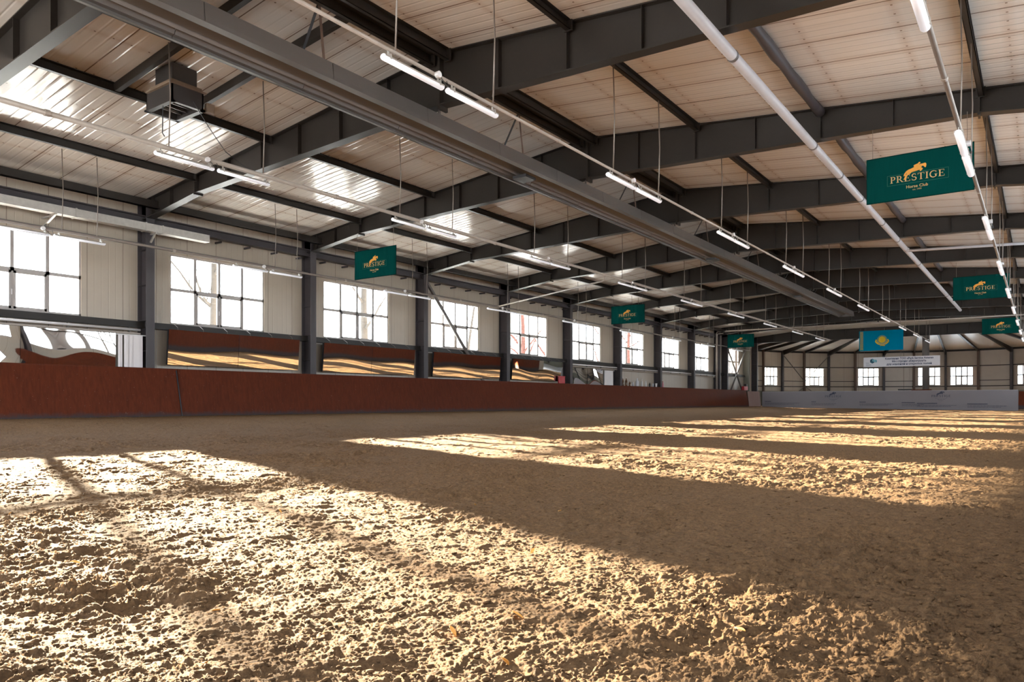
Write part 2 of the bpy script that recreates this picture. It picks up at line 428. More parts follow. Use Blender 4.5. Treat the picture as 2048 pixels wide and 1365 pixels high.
# ------------------------------------------------------------------ shell: walls and windows
WZ0, WZ1 = 2.85, 5.03
def bay_windows():
    out = []
    for n in range(-3, 8):
        y = Y0 + BAY * n
        out.append((y + 1.03, y + 4.43))
    out.append((61.75, 64.9))
    return out
WINS = bay_windows()
RZ0, RZ1 = 1.75, 5.35
RWINS = [(p - .75, q + .55) for p, q in WINS]  # unseen right windows made larger than the left ones, for more sky fill
def long_wall(name, xi, xo, label, wins=WINS, wz0=WZ0, wz1=WZ1):
    mb = MB(); a, b = min(xi, xo), max(xi, xo); y = -6.8
    top = roof_z(xi) + 0.04
    for (p, q) in wins:
        mb.box(a, b, y, p, -.45, top); mb.box(a, b, p, q, -.45, wz0); mb.box(a, b, p, q, wz1, top); y = q
    mb.box(a, b, y, END_Y + 0.3, -.45, top)
    tag(mb.build(name, M['wall']), label, 'wall', kind='structure')
long_wall('wall_left', -21.93, -22.07, 'beige ribbed sheet-metal wall with the long row of windows')
long_wall('wall_right', mir(-21.93), mir(-22.07), 'beige ribbed sheet-metal wall facing the window wall, beside the camera', RWINS, RZ0, RZ1)
mb = MB(); GX0, GX1, GZ = -18.0, -2.5, 5.4      # wide opening added in the unseen end wall to let in fill light
mb.prism_y([(-22.07, 0), (GX0, 0), (GX0, GZ), (GX1, GZ), (GX1, 0), (mir(-22.07), 0), (mir(-22.07), 6.4), (RIDGE, 7.6), (-22.07, 6.4)], -6.95, -6.8)
tag(mb.build('wall_back', M['wall']), 'beige sheet-metal end wall behind the camera, with an opening added for fill light', 'wall', kind='structure')

def window(no, xg, y0, y1, label, z0=WZ0, z1=WZ1, side=1, bar=.046):
    """four panes wide, two high; two of the lower lights open"""
    w = tag(empty('window_%d' % no, (xg, (y0 + y1) / 2, z0)), label, 'window', kind='structure')
    hw = (y1 - y0) / 2; H = z1 - z0; f = MB()
    for a, b, c, d in ((-hw, hw, 0, .055), (-hw, hw, H - .05, H), (-hw, -hw + .05, 0, H), (hw - .05, hw, 0, H)): f.box(-.035, .035, a, b, c, d)
    for k in (-1, 0, 1): f.box(-.035, .035, k * hw / 2 - bar, k * hw / 2 + bar, .05, H - .05)
    f.box(-.035, .035, -hw, hw, H * .5 - bar, H * .5 + bar)
    f.build('window_frame', M['pvc'], w)
    s = MB()
    for k in (-1, 0):
        a, b = k * hw / 2 + .03, (k + 1) * hw / 2 - .03
        for p in ((a, b, .05, .11), (a, b, H * .5 - .1, H * .5 - .03), (a, a + .055, .05, H * .5 - .03), (b - .055, b, .05, H * .5 - .03)): s.box(-.03 + .02 * side, .03 + .02 * side, *p)
    sa = s.build('sash', M['pvc'], w)
    MB().box(.045 * side - .012, .045 * side + .012, -.03, -.005, .42, .56).build('handle', M['white_paint'], sa)
    g = MB(); g.box(-.004, .004, -hw + .04, hw - .04, .04, H - .04)
    g.build('pane', M['glass'], w)
    return w
wn = 1
for i, (a, b) in enumerate(WINS):
    if i < 2: lab = 'eight-pane window in the left wall, outside the near edge of the picture, number %s' % ORD[i]
    elif i == 2: lab = 'eight-pane window in the left wall filled with sun glare, nearest the camera'
    else: lab = '%s eight-pane window along the left wall, counting away from the sun-glare one' % ORD[i - 3]
    window(wn, WIN_X, a, b, lab); wn += 1
for i, (a, b) in enumerate(RWINS):
    window(wn, mir(WIN_X), a, b, 'eight-pane window enlarged for fill light, in the wall beside the camera, %s from the back' % ORD[i], RZ0, RZ1, side=-1); wn += 1

# ceiling: two roof slopes
mb = MB()
for sx in (-1, 1):
    xe = RIDGE + sx * 12.15
    zr, ze = roof_z(RIDGE), roof_z(xe)
    mb.hexa([(RIDGE, -6.95, zr), (xe, -6.95, ze), (xe, END_Y + .35, ze), (RIDGE, END_Y + .35, zr), (RIDGE, -6.95, zr + .12), (xe, -6.95, ze + .12), (xe, END_Y + .35, ze + .12), (RIDGE, END_Y + .35, zr + .12)])
tag(mb.build('ceiling', M['ceiling']), 'cream sheet-metal roof lining with rusty seams and screw rows, two slopes', 'ceiling', kind='structure')

# ------------------------------------------------------------------ steel: columns, roof beams, struts
def i_column(mb, xin, xout, y, z1, w=0.26):
    a, b = min(xin, xout), max(xin, xout); yc = y + w / 2
    mb.box(a, a + .016, y, y + w, -.4, z1); mb.box(b - .016, b, y, y + w, -.4, z1); mb.box(a, b, yc - .006, yc + .006, -.4, z1)
    for z in (1.95, 2.85, 3.9, 4.95): mb.box(a + .01, b - .01, y + .012, y + w - .012, z - .006, z + .006)
def frame_label(i):
    return 'nearest' if i == 2 else ORD[i - 2]
for i, y in enumerate(FR):
    mb = MB(); i_column(mb, COL_X, -21.91, y, roof_z(-21.5) - .02)
    bevel(mb.build('column', M['steel_col']), .004, 1)
cols = [o for o in C.objects if o.name.startswith('column')]
for i, o in enumerate(cols):
    if i < 3: l = 'dark grey steel column of the left wall, before the picture, %s' % ORD[i]
    elif i < 11: l = '%s dark grey steel column along the left wall, counting from the sun-glare window' % ORD[i - 3]
    else: l = ['', 'dark steel column in front of the twin-column joint, beside the drop pipes', 'dark steel column beside the cross braces, behind the drop pipes'][i - 10]
    tag(o, l, 'column', kind='structure')
for i, y in enumerate(FR):
    mb = MB(); i_column(mb, mir(COL_X), mir(-21.91), y, roof_z(-21.5) - .02)
    tag(mb.build('column', M['steel_col']), 'dark steel column of the wall beside the camera, %s from the back' % ORD[i], 'column', kind='structure')
mb = MB(); mb.box(-21.9, -21.4, 66.1, 66.4, 0, 6.3)
tag(mb.build('column', M['pilaster']), 'greenish grey square pilaster at the far end of the left wall', 'column', kind='structure')
mb = MB(); i_column(mb, COL_X, -21.91, END_Y, 6.4)
tag(mb.build('column', M['steel_col']), 'last dark steel column of the left wall, before the round hall', 'column', kind='structure')

def half_beam(mb, sx, y, w=0.24):
    X = lambda d: RIDGE + sx * d
    st = [(0.0, 6.50), (8.93, 6.20), (11.46, 5.88), (11.96, 5.82)]
    yc = y + .13
    for (d0, z0), (d1, z1) in zip(st[:-1], st[1:]):
        t0, t1 = roof_z(X(d0)) - .005, roof_z(X(d1)) - .005
        for (lo0, hi0, lo1, hi1, ww) in ((z0, t0, z1, t1, .012), (z0 - .012, z0 + .012, z1 - .012, z1 + .012, w), (t0 - .02, t0, t1 - .02, t1, w)):
            mb.hexa([(X(d0), yc - ww / 2, lo0), (X(d1), yc - ww / 2, lo1), (X(d1), yc + ww / 2, lo1), (X(d0), yc + ww / 2, lo0),
                     (X(d0), yc - ww / 2, hi0), (X(d1), yc - ww / 2, hi1), (X(d1), yc + ww / 2, hi1), (X(d0), yc + ww / 2, hi0)])
    def bot(d):
        for (d0, z0), (d1, z1) in zip(st[:-1], st[1:]):
            if d0 <= d <= d1: return z0 + (z1 - z0) * (d - d0) / (d1 - d0)
    for d in (1.5, 3.03, 4.5, 5.95, 7.4, 8.93, 10.2, 11.2):
        mb.box(X(d) - .006, X(d) + .006, yc - w / 2 + .01, yc + w / 2 - .01, bot(d), roof_z(X(d)) - .01)
    mb.box(min(X(0), X(.028)), max(X(0), X(.028)), yc - w / 2 - .01, yc + w / 2 + .01, 6.40, roof_z(RIDGE) - .02)
    mb.box(X(8.93) - .02, X(8.93) + .02, yc - w / 2 - .01, yc + w / 2 + .01, bot(8.93) - .06, roof_z(X(8.93)) - .02)
for i, y in enumerate(FR):
    mb = MB(); half_beam(mb, -1, y); half_beam(mb, 1, y)
    if i < 2: l = 'dark steel roof beam behind the camera, %s' % ORD[i]
    elif i == 2: l = 'dark steel roof beam cutting the upper left corner of the picture'
    else: l = '%s dark steel roof beam spanning the hall, counting from the corner one' % ORD[i - 2]
    tag(mb.build('roof_beam', M['steel']), l, 'beam', kind='structure')

struts = [(-18.88, 'in the row along the left haunches'), (-15.55, 'in the row between heater and left haunches'), (-13.0, 'in the row above the heater'), (-10.16, 'on the window side of the ridge'), (-9.74, 'on the camera side of the ridge'), (-6.9, 'in the row above the right-hand tube lights'), (-4.0, 'in the row above the white pipe'), (-1.02, 'in the row along the right haunches')]
for sx, where in struts:
    for i in range(len(FR) - 1):
        y0, y1 = FR[i] + .26, FR[i + 1]
        if i == 0 or y1 - y0 < 3 and sx != -10.16: continue
        mb = MB(); zt = roof_z(sx) - .004
        wrapped = sx == -4.0
        if wrapped:
            mb.tube([(sx, y0 + (y1 - y0) * k / 12, zt - .11 + .008 * math.sin(k * 2.3)) for k in range(13)], [.10 + .012 * math.sin(k * 1.7) for k in range(13)], 10)
        else:
            h = .24 if abs(sx + 9.95) < .5 else .19
            mb.box(sx - .006, sx + .006, y0, y1, zt - h, zt)
            mb.box(sx - .005, sx + .09, y0, y1, zt - .012, zt); mb.box(sx - .005, sx + .09, y0, y1, zt - h, zt - h + .012)
            mb.box(sx + .078, sx + .09, y0, y1, zt - h, zt - h + .04)
            mb.box(sx - .05, sx + .12, y0 - .02, y0 + .012, zt - h - .01, zt); mb.box(sx - .05, sx + .12, y1 - .012, y1 + .02, zt - h - .01, zt)
        nm = 'wrapped_roof_pipe' if wrapped else 'roof_strut'
        l = ('lumpy grey wrapped tube strut' if wrapped else 'dark steel roof strut') + ' %s, %s bay' % (where, ORD[i - 1])
        tag(mb.build(nm, M['steel'] if not wrapped else M['steel_col'], smooth=wrapped), l, 'strut', 'roof struts ' + where, kind='structure')

# eave strut, eave beam, girts, rails along the left wall
mb = MB(); mb.box(-21.06, -20.94, -6.8, 58.7, 6.08, 6.30); mb.box(-21.06, -20.86, -6.8, 58.7, 6.08, 6.1)
tag(mb.build('trim_1', M['steel']), 'dark eave strut just under the roof edge of the left wall', 'strut', kind='structure')
mb = MB(); mb.box(-21.78, -21.52, -6.8, 58.7, 5.93, 5.96); mb.box(-21.66, -21.64, -6.8, 58.7, 5.72, 5.95); mb.box(-21.78, -21.52, -6.8, 58.7, 5.70, 5.73)
for k in range(60):
    y = -5.5 + k * 1.07; mb.box(-21.93, -21.6, y, y + .05, 5.60, 5.66)
tag(mb.build('trim_2', M['steel_col']), 'grey steel eave beam along the tops of the left columns', 'beam', kind='structure')
mb = MB(); mb.box(-21.94, -21.72, -6.8, 66, 2.66, 2.83); mb.box(-21.94, -21.68, -6.8, 66, 2.64, 2.67)
tag(mb.build('trim_3', M['steel']), 'dark steel rail under the windows of the left wall', 'rail', kind='structure')
mb = MB(); mb.box(-21.90, -21.70, -6.8, 66, 5.10, 5.16)
tag(mb.build('trim_4', M['steel_mid']), 'thin grey rail over the windows of the left wall', 'rail', kind='structure')

def rail(name, y0, y1, label):
    t = tag(empty(name, (-21.62, (y0 + y1) / 2, 2.5)), label, 'rail', 'blind rails under the left windows')
    MB().tube([(0, y0 - (y0 + y1) / 2, .06), (0, y1 - (y0 + y1) / 2, .06)], .035, 10).build('rail_tube', M['white_paint'], t, True)
    MB().box(-.03, .03, y0 - (y0 + y1) / 2, y1 - (y0 + y1) / 2, -.075, -.03).build('track', M['conduit'], t)
    for k in range(4):
        y = y0 + .3 + (y1 - y0 - .6) * k / 3 - (y0 + y1) / 2; MB().box(-.09, .0, y - .02, y + .02, -.02, .12).build('bracket', M['steel_mid'], t)
rail('blind_rail', 5.55, 11.15, 'pale blind rail above the warped mirror, nearest the camera')
rail('blind_rail', 35.55, 41.15, 'pale blind rail above the small dark mirror by the white panel')
rail('blind_rail', 41.55, 47.15, 'pale blind rail above the ledge of bottles')
rail('blind_rail', 47.55, 53.15, 'pale blind rail in the bay after the bottles')
rail('blind_rail', 53.55, 58.2, 'pale blind rail in the last bay before the drop pipes')

# braces
def brace(name, pts, r, label):
    mb = MB(); mb.tube(pts, r, 10)
    for p in pts:
        p = Vector(p); mb.box(p.x - .02, p.x + .02, p.y - .12, p.y + .12, p.z - .14, p.z + .14)
    tag(mb.build(name, M['steel_mid'], smooth=False), label, 'brace', kind='structure')
brace('brace', [(-21.62, 23.55, 5.70), (-21.62, 28.6, .35)], .075, 'thick grey diagonal brace crossing the third window and the mirror below')
brace('brace', [(-21.6, 60.85, 5.2), (-21.6, 65.9, .4)], .07, 'diagonal brace falling away from the drop pipes, far end of the left wall')
brace('brace', [(-21.6, 65.9, 5.2), (-21.6, 60.85, .4)], .07, 'diagonal brace rising away from the drop pipes, far end of the left wall')

# ------------------------------------------------------------------ kickboards
def kick(name, p0, p1, zt, label, mat='ply', lean=(-.28, 0), cap=True, zb=-.12):
    """inclined plywood board from p0 to p1 (foot line); the top leans out by `lean`"""
    t = tag(empty(name, (0, 0, 0)), label, 'kickboard', 'plywood kickboards around the arena')
    a, b = Vector((p0[0], p0[1], zb)), Vector((p1[0], p1[1], zb)); L = Vector((lean[0], lean[1], 0))
    up = Vector((0, 0, zt - zb)); th = L.normalized() * .03
    m = MB(); m.hexa([a, b, b + th, a + th, a + L + up, b + L + up, b + L + up + th, a + L + up + th]); m.build('board', M[mat], t)
    if cap:
        d = (b - a).normalized(); o = L.normalized()
        c = MB(); q = [a + L + up - o * .012, b + L + up - o * .012, b + L + up + o * .10, a + L + up + o * .10]
        c.hexa([v + Vector((0, 0, -.012)) for v in q] + [v + Vector((0, 0, .02)) for v in q]); c.build('cap_rail', M[mat], t)
    d = b - a; n = max(1, int(d.length / 6))
    for k in range(n + 1):
        r = MB()
        p = a + d * min(.985, max(.015, k / n)); r.bar(p + L.normalized() * .09, p + L + up + L.normalized() * .07 - Vector((0, 0, .03)), .07, .05)
        r.build('rear_batten', M['board_raw'], t)
    return t
kick('kickboard', (-21.06, -6.5), (-21.06, 12.13), 1.42, 'red-brown plywood kickboard at the near left, before the slanting dark joint')
kick('kickboard', (-21.09, 12.16), (-21.09, 65.2), 1.42, 'long red-brown plywood kickboard running from the slanting dark joint to the far corner')
mb = MB(); mb.hexa([(-21.050, 12.13, -.1), (-21.040, 12.13, -.1), (-21.040, 12.165, -.1), (-21.050, 12.165, -.1), (-21.324, 12.08, 1.39), (-21.314, 12.08, 1.39), (-21.314, 12.11, 1.39), (-21.324, 12.11, 1.39)])
tag(mb.build('joint_strip', M['black']), 'black joint strip between the two red-brown kickboards at the left', 'strip')
kick('kickboard', (-21.09, 65.23), (-20.55, 66.9), 1.34, 'short pale-faced kickboard closing the far left corner beside the white barrier', 'ply_pale', lean=(-.2, .1))
kick('kickboard', (1.16, -6.5), (1.16, 66.0), 1.42, 'red-brown plywood kickboard along the wall beside the camera', lean=(.28, 0), zb=-.35)
kick('kickboard', (-2.3, -6.2), (0.9, -6.2), 1.42, 'short red-brown plywood kickboard beside the added end-wall opening behind the camera', lean=(0, -.28), zb=-.35)
kick('kickboard', (-1.75, 80.5), (3.4, 79.2), 1.35, 'red-brown board in the round hall seen past the right end of the white barrier', lean=(.05, .25), zb=-.4)

# ------------------------------------------------------------------ mirrors
def mirror(y0, y1, z0, z1, tilt, amp, label, seam=True, seed=0, x=-21.55, hooks=True):
    t = tag(empty('wall_mirror', (x, (y0 + y1) / 2, z1)), label, 'mirror', 'riding mirrors on the left wall')
    hw = (y1 - y0) / 2; H = z1 - z0; npan = 2 if seam else 1
    for k in range(npan):
        a = -hw + 2 * hw * k / npan; b = -hw + 2 * hw * (k + 1) / npan - (.012 if k + 1 < npan else 0)
        nu, nv = 40, 12; vs = []
        for j in range(nv + 1):
            for i in range(nu + 1):
                yy = a + (b - a) * i / nu; zz = -H * j / nv
                ww = amp[0] * math.sin(yy * amp[1] + seed * 1.3 + k * .7) + amp[2] * math.sin(yy * amp[1] * 1.9 + zz * 2.2 + seed) + amp[3] * math.sin(zz * 2.4 + yy * .7 + seed * .4)
                vs.append((tilt * (zz + H) * 1.0 + ww, yy, zz))
        fs = [(j * (nu + 1) + i, j * (nu + 1) + i + 1, (j + 1) * (nu + 1) + i + 1, (j + 1) * (nu + 1) + i) for j in range(nv) for i in range(nu)]
        MB().add(vs, fs).build('mirror_pane', M['mirror'], t, True)
    bk = MB(); bk.hexa([(-.10, -hw, -H), (-.03, -hw, -H), (-.03, hw, -H), (-.10, hw, -H), (-.10 + tilt * H, -hw, 0), (-.03 + tilt * H, -hw, 0), (-.03 + tilt * H, hw, 0), (-.10 + tilt * H, hw, 0)])
    bk.build('backing_board', M['black'], t)
    if hooks:
        for k in range(6):
            h = MB(); yy = -hw + .3 + (2 * hw - .6) * k / 5
            h.tube([(tilt * H - .02, yy, -.03), (tilt * H - .05, yy, .08), (-.16, yy, .19)], .004, 6); h.ell((-.16, yy, .19), (.014, .014, .014), 6, 5)
            h.build('hook', M['rod'], t)
    return t
mirror(5.60, 10.42, 1.40, 2.41, 0.012, (.012, 1.5, .003, .012), 'strongly warped mirror beside the white vertical blind, nearest the camera', True, 2, -21.60, False)
mirror(11.95, 16.78, 1.57, 2.64, .0865, (.0022, 1.0, .0006, .0004), 'tilted mirror under the window with the thick tree trunk, second from the camera', True, 1)
mirror(17.89, 22.72, 1.56, 2.62, .0875, (.0035, 1.0, .0007, .0004), 'tilted mirror right of the second column, third from the camera', True, 4)
mirror(23.92, 28.78, 1.55, 2.61, .086, (.0035, 1.0, .0007, .0004), 'tilted mirror cut by the foot of the diagonal brace', False, 3)
mirror(29.82, 34.55, 1.56, 2.60, .088, (.005, 1.1, .0012, .0006), 'tilted mirror left of the red box', True, 6)
mirror(35.60, 39.30, 1.42, 2.38, .02, (.006, 1.5, .004, .006), 'small dark mirror left of the white panel, farthest from the camera', True, 5, -21.6, False)

# vertical blind, white panel
t = tag(empty('vertical_blind', (-21.58, 10.83, 1.42)), 'gathered white vertical blind beside the first column', 'blind')
for k in range(7):
    y = -.34 + [0, .06, .17, .24, .31, .36, .40][k]; w = [.05, .05, .07, .05, .04, .04, .30][k]
    m = MB(); m.hexa([(0 + .02 * (k % 2), y, 0), (.008 + .02 * (k % 2), y, 0), (.03, y + w, 0), (.022, y + w, 0), (0, y, .96), (.008, y, .96), (.03, y + w, .96), (.022, y + w, .96)])
    m.build('slat', M['blind'], t)
mb = MB(); mb.box(-.06, .05, -.40, .46, .96, .985); mb.build('head_rail', M['white_paint'], t)
t = tag(empty('wall_panel', (-21.58, 39.95, 1.40)), 'plain white panel on the left wall beside the small dark mirror', 'panel')
MB().box(0, .05, -.52, -.36, 0, .93).build('narrow_leaf', M['white_paint'], t)
MB().box(0, .05, -.35, .55, 0, .93).build('wide_leaf', M['white_paint'], t)
MB().box(-.05, .09, -.62, .66, .93, .97).build('cap_rail', M['conduit'], t)

# things standing along the kickboard top
def ledge_z(): return 1.44
t = tag(empty('storage_box', (-21.42, 34.3, 1.44)), 'dark red box on top of the kickboard, in front of a column', 'box')
bevel(MB().box(-.05, .05, -.30, .30, 0, .36).build('box_body', M['red'], t), .015); MB().box(-.055, .055, -.31, .31, .36, .40).build('box_lid', M['red'], t)
def bottle(y, h, r, mat, name, label, cap=True):
    t = tag(empty(name, (-21.42, y, 1.44)), label, name.replace('_', ' '), 'bottles and cups on the kickboard ledge')
    if name == 'bottle':
        m = MB(); m.tube([(0, 0, 0), (0, 0, .02), (0, 0, h * .62), (0, 0, h * .74), (0, 0, h * .92)], [r * .92, r, r, r * .42, r * .38], 12); m.build('bottle_body', M[mat], t, True)
        MB().tube([(0, 0, h * .92), (0, 0, h)], r * .45, 10).build('bottle_cap', M['white_paint'] if mat != 'pink' else M['red'], t)
    else:
        m = MB(); m.tube([(0, 0, 0), (0, 0, h)], [r * .8, r], 14); m.build('cup_wall', M[mat], t, True)
        MB().tube([(0, 0, h - .008), (0, 0, h + .004)], r * 1.07, 14).build('cup_rim', M['white_paint'], t)
ys = [41.6, 42.05, 42.55, 43.0, 43.6, 44.3, 44.9, 45.5, 46.0, 46.5, 47.6]
spec = [('bottle', .50, .06, 'brown_glass', 'tall brown bottle on the kickboard ledge, nearest the white panel'), ('bottle', .52, .07, 'brown_glass', 'tall brown bottle with pale cap, second on the kickboard ledge'),
        ('bottle', .32, .06, 'brown_glass', 'short brown bottle on the kickboard ledge, third from the white panel'), ('cup', .26, .07, 'clear_cup', 'pale cup between brown bottle and clear bottle on the ledge'),
        ('bottle', .52, .12, 'clear_cup', 'large clear jug-like bottle in the middle of the ledge'), ('bottle', .50, .05, 'white_paint', 'slim white bottle right of the large clear one on the ledge'),
        ('bottle', .38, .05, 'white_paint', 'short white bottle on the ledge, left of the black one'), ('bottle', .30, .06, 'black', 'small black bottle on the kickboard ledge'),
        ('cup', .22, .06, 'clear_cup', 'pale cup on the ledge just left of the sixth column'), ('cup', .24, .08, 'white_paint', 'white cup on the ledge in front of the sixth column'),
        ('bottle', .40, .07, 'pink', 'pink bottle on the ledge just right of the sixth column')]
for y, s in zip(ys, spec): bottle(y, s[1], s[2], s[3], s[0], s[4])
t = tag(empty('storage_box', (-21.30, 64.6, 1.44)), 'dark red crate on the far corner of the kickboard', 'box')
MB().box(-.1, .12, -.5, .5, 0, .34).build('box_body', M['red'], t); MB().box(-.11, .13, .1, .3, .34, .55).build('box_handle', M['black'], t)

# ------------------------------------------------------------------ hanging things under the roof
# tube lights
def make_light(L=1.2):
    t = empty('hanging_tube_light')
    h = MB(); n = 10; poly = [(.055 * math.cos(a), .05 * math.sin(a)) for a in [PI * k / n for k in range(n + 1)]]
    h.prism_y([(x, z * .8) for x, z in poly], 0.03, L - .03); h.build('housing', M['galv'], t)
    d = MB(); pts = [(.05 * math.cos(a), .045 * math.sin(a)) for a in [PI + PI * k / n for k in range(n + 1)]]
    d.prism_y(pts, .04, L - .04); d.ell((0, .045, -.002), (.05, .045, .044), 10, 6); d.ell((0, L - .045, -.002), (.05, .045, .044), 10, 6)
    d.build('diffuser', M['lamp'], t, True)
    for y in (.12, L - .12):
        c = MB(); c.box(-.058, .058, y - .012, y + .012, -.012, .055); c.bar((0, y, .05), (0, y, .098), .012, .03, up=(0, 1, 0)); c.build('clip', M['galv'], t)
    return t
light0 = make_light(); used = [False]
def place_light(x, y, z, label, group):
    o = light0 if not used[0] else copy_tree(light0); used[0] = True
    o.location = (x, y, z); tag(o, label, 'light', group); return o
rows = [(-18.95, 4.38, 6.45, 'along the left windows', (1.45, 2.25), 6.45), (-13.05, 4.97, 6.98, 'between heater and left windows', (.28, 2.30), 7.25), (-6.84, 4.87, 6.62, 'between heater and white pipe', (.25, 2.35), 7.08), (-.97, 4.28, 6.15, 'in the camera-side row', (.4, 2.4), 6.45)]
for ri, (x, z, ys0, where, rods, ztop) in enumerate(rows):
    zc = z + .15
    yend = 63 if ri == 2 else 59.5
    if ri == 0: yend = 58.5
    r = [.030, .045, .026, .032][ri]; zc = z + .102 + r
    t = tag(empty('lighting_conduit', (x, 0, zc)), 'long beige suspended conduit carrying the tube lights %s' % where, 'conduit', 'lighting conduits')
    MB().tube([(0, -4, 0), (0, yend, 0)], r, 10).build('pipe', M['conduit'] if ri in (1, 2) else M['rod'], t, True)
    for k in range(-1, 10): MB().tube([(0, ys0 + 6 * k - 1.8, 0), (0, ys0 + 6 * k - 1.72, 0)], r * 1.25, 10).build('coupling', M['conduit'], t)
    for k in range(0, 10):
        ya = ys0 + 6 * k
        if ya + 2.5 > yend + 1: break
        for q in rods:
            yy = ya + q; zt = roof_z(x) - .2 - zc
            MB().tube([(0, yy, -r), (0.02, yy + .02, zt * .5), (0, yy, zt)], .013 if ri in (1, 2) else .010, 6).build('rod', M['rod'], t, True)
        b = MB(); b.tube([(.03, ya + 1.02, -.02), (.09, ya + 1.02, -.02)], .045, 10); jb = b.build('junction_box', M['white_paint'], t)
        w = MB(); w.tube([(0.07, ya + 1.05, -.03), (.10, ya + 1.15, -.14), (.08, ya + 1.23, -.13), (.03, ya + 1.23, -.03)], .006, 5); w.build('cable', M['black'], jb)
        for q, nm in ((0, 'nearer'), (1.26, 'farther')):
            place_light(x, ya + q, z, '%s lamp of the %s tube-light pair %s' % (nm, ORD[k], where), 'tube lights ' + where)
# branch pipe from the second conduit to the left wall
t = tag(empty('branch_pipe', (-13.05, 23.9, 5.10)), 'beige branch pipe bending from the conduit to the third column of the left wall', 'pipe')
MB().tube([(0, 0, -.06), (0, 0, -.14), (-.05, .03, -.19), (-.15, .08, -.20), (-8.3, 4.3, -.10)], .032, 10).build('pipe', M['conduit'], t, True)

# radiant heater: long open-bottomed sheet hood under the ridge
t = tag(empty('radiant_heater', (-10.45, 0, 6.06)), 'long grey sheet-metal heater hood hanging under the ridge of the roof', 'heater')
prof = [(-.47, 0), (-.47, .05), (-.40, .06), (-.27, .30), (.27, .30), (.42, .30), (.45, .06), (.45, 0)]
h = MB(); ys_ = np.linspace(-6, 52.2, 25)
def shell(mb, prof, y0, y1, th=.012):
    n = len(prof); inner = [(x * .965, z - th if i not in (0, n - 1) else z) for i, (x, z) in enumerate(prof)]
    poly = prof + inner[::-1]; vs = [(x, y0, z) for x, z in poly] + [(x, y1, z) for x, z in poly]; m = len(poly)
    fs = [(i, (i + 1) % m, (i + 1) % m + m, i + m) for i in range(m)]
    for k in range(n - 1): fs += [(k, k + 1, m - 2 - k, m - 1 - k), (m + k, m + k + 1, 2 * m - 2 - k, 2 * m - 1 - k)]
    mb.add(vs, fs)
for a, b in zip(ys_[:-1], ys_[1:]): shell(h, prof, a, b - .012)
h.build('hood', M['hood'], t)
MB().box(-.50, -.44, -6, 52.2, -.012, .0).build('bottom_lip', M['hood'], t); MB().box(.30, .46, -6, 52.2, -.012, .0).box(.30, .315, -6, 52.2, -.01, .07).build('bottom_lip', M['hood'], t)
inn = MB(); shell(inn, [(-.16, .10), (-.08, .24), (.12, .24), (.22, .08)], -6, 52.2, .008); inn.build('inner_reflector', M['hood'], t)
MB().tube([(-.25, -6, .13), (-.25, 52.2, .13)], .05, 10).build('burner_tube', M['steel_mid'], t, True)
MB().tube([(.26, -6, .15), (.26, 52.2, .15)], .05, 10).build('return_tube', M['steel_mid'], t, True)
for y in (15.1, 28.1, 40.6): MB().box(-.28, .12, y - .22, y + .22, -.05, .02).build('burner_box', M['black'], t)
for k in range(-1, 9):
    y = Y0 + 6 * k + 3.15
    if y > 52: break
    for sx, mt in ((-.36, 'black'), (.40, 'steel_brown')):
        MB().bar((sx, y, .28), (.27, y, 1.33), .012, .05, up=(0, 1, 0)).build('hanger', M[mt], t)
    MB().bar((.35, y - 2.95, .15), (.35, y - 2.95, .55), .03, .05, up=(0, 1, 0)).build('hanger', M['steel_mid'], t)
MB().box(-.44, .42, 52.2, 52.22, 0, .30).build('end_cap', M['hood'], t)

# white pipe on the camera side
t = tag(empty('plastic_pipe', (-4.1, 0, 6.10)), 'thick white plastic pipe with dark collars running under the roof beams', 'pipe')
MB().tube([(0, -5, 0), (0, 53, 0)], .088, 18).build('pipe', M['white_pipe'], t, True)
for y in (-2, 3.4, 8.4, 11.8, 17.0, 19.6, 22.2, 25.6, 28.6, 34.0, 39.5, 45):
    MB().tube([(0, y, 0), (0, y + .07, 0)], .097, 18).build('collar', M['collar'], t, True)
t = tag(empty('water_pipe', (-4.1, 30.5, 6.05)), 'thin white pipe branching from the thick plastic pipe to the camera side', 'pipe')
MB().tube([(0, 0, 0), (0, .05, -.02), (5.9, 0, -.32)], .05, 12).build('pipe', M['white_pipe'], t, True)
MB().tube([(-.04, .02, .02), (.12, .02, 0)], .07, 12).build('tee', M['white_pipe'], t, True)
t = tag(empty('water_pipe', (-21.56, 58.35, 6.14)), 'beige pipe crossing the whole hall at the far end and dropping down the left wall', 'pipe')
MB().tube([(0, 0, -6.14), (0, 0, -.15), (.05, 0, -.03), (.16, 0, 0), (22.7, .0, -.02)], .05, 12).build('pipe', M['conduit'], t, True)
for k in range(9): MB().box(.8 + k * 2.6, .84 + k * 2.6, -.02, .02, 0, .12).build('clamp', M['steel_mid'], t)
t = tag(empty('drop_pipe', (-21.56, 58.56, 0)), 'second beige pipe dropping down the left wall beside the crossing pipe', 'pipe')
MB().tube([(0, 0, 0), (0, 0, 5.9), (.05, 0, 5.98), (.5, 0, 6.0)], .045, 12).build('pipe', M['conduit'], t, True)
MB().tube([(0, 0, 3.0), (0, 0, 3.1)], .055, 12).build('coupling', M['conduit'], t, True)

# galvanised air duct above the first window
t = tag(empty('air_duct', (-21.2, 13.05, 5.42)), 'square galvanised air duct ending above the first windows of the left wall', 'duct')
MB().box(-.13, .13, -18, 0, 0, .22).build('duct_body', M['galv'], t)
for y in (-14.5, -10.5, -6.5, -3.9, -2.0, -1.5):
    MB().box(-.145, .145, y - .02, y + .02, -.015, .235).build('flange', M['galv'], t)
for y, L in ((-4.4, .6), (-1.7, .1)):
    MB().bar((.05, y, -.03), (-.10 - L, y, -.26), .05, .04).bar((.13, y, -.02), (-.10 - L, y, -.02), .04, .04).build('support_bracket', M['galv'], t)

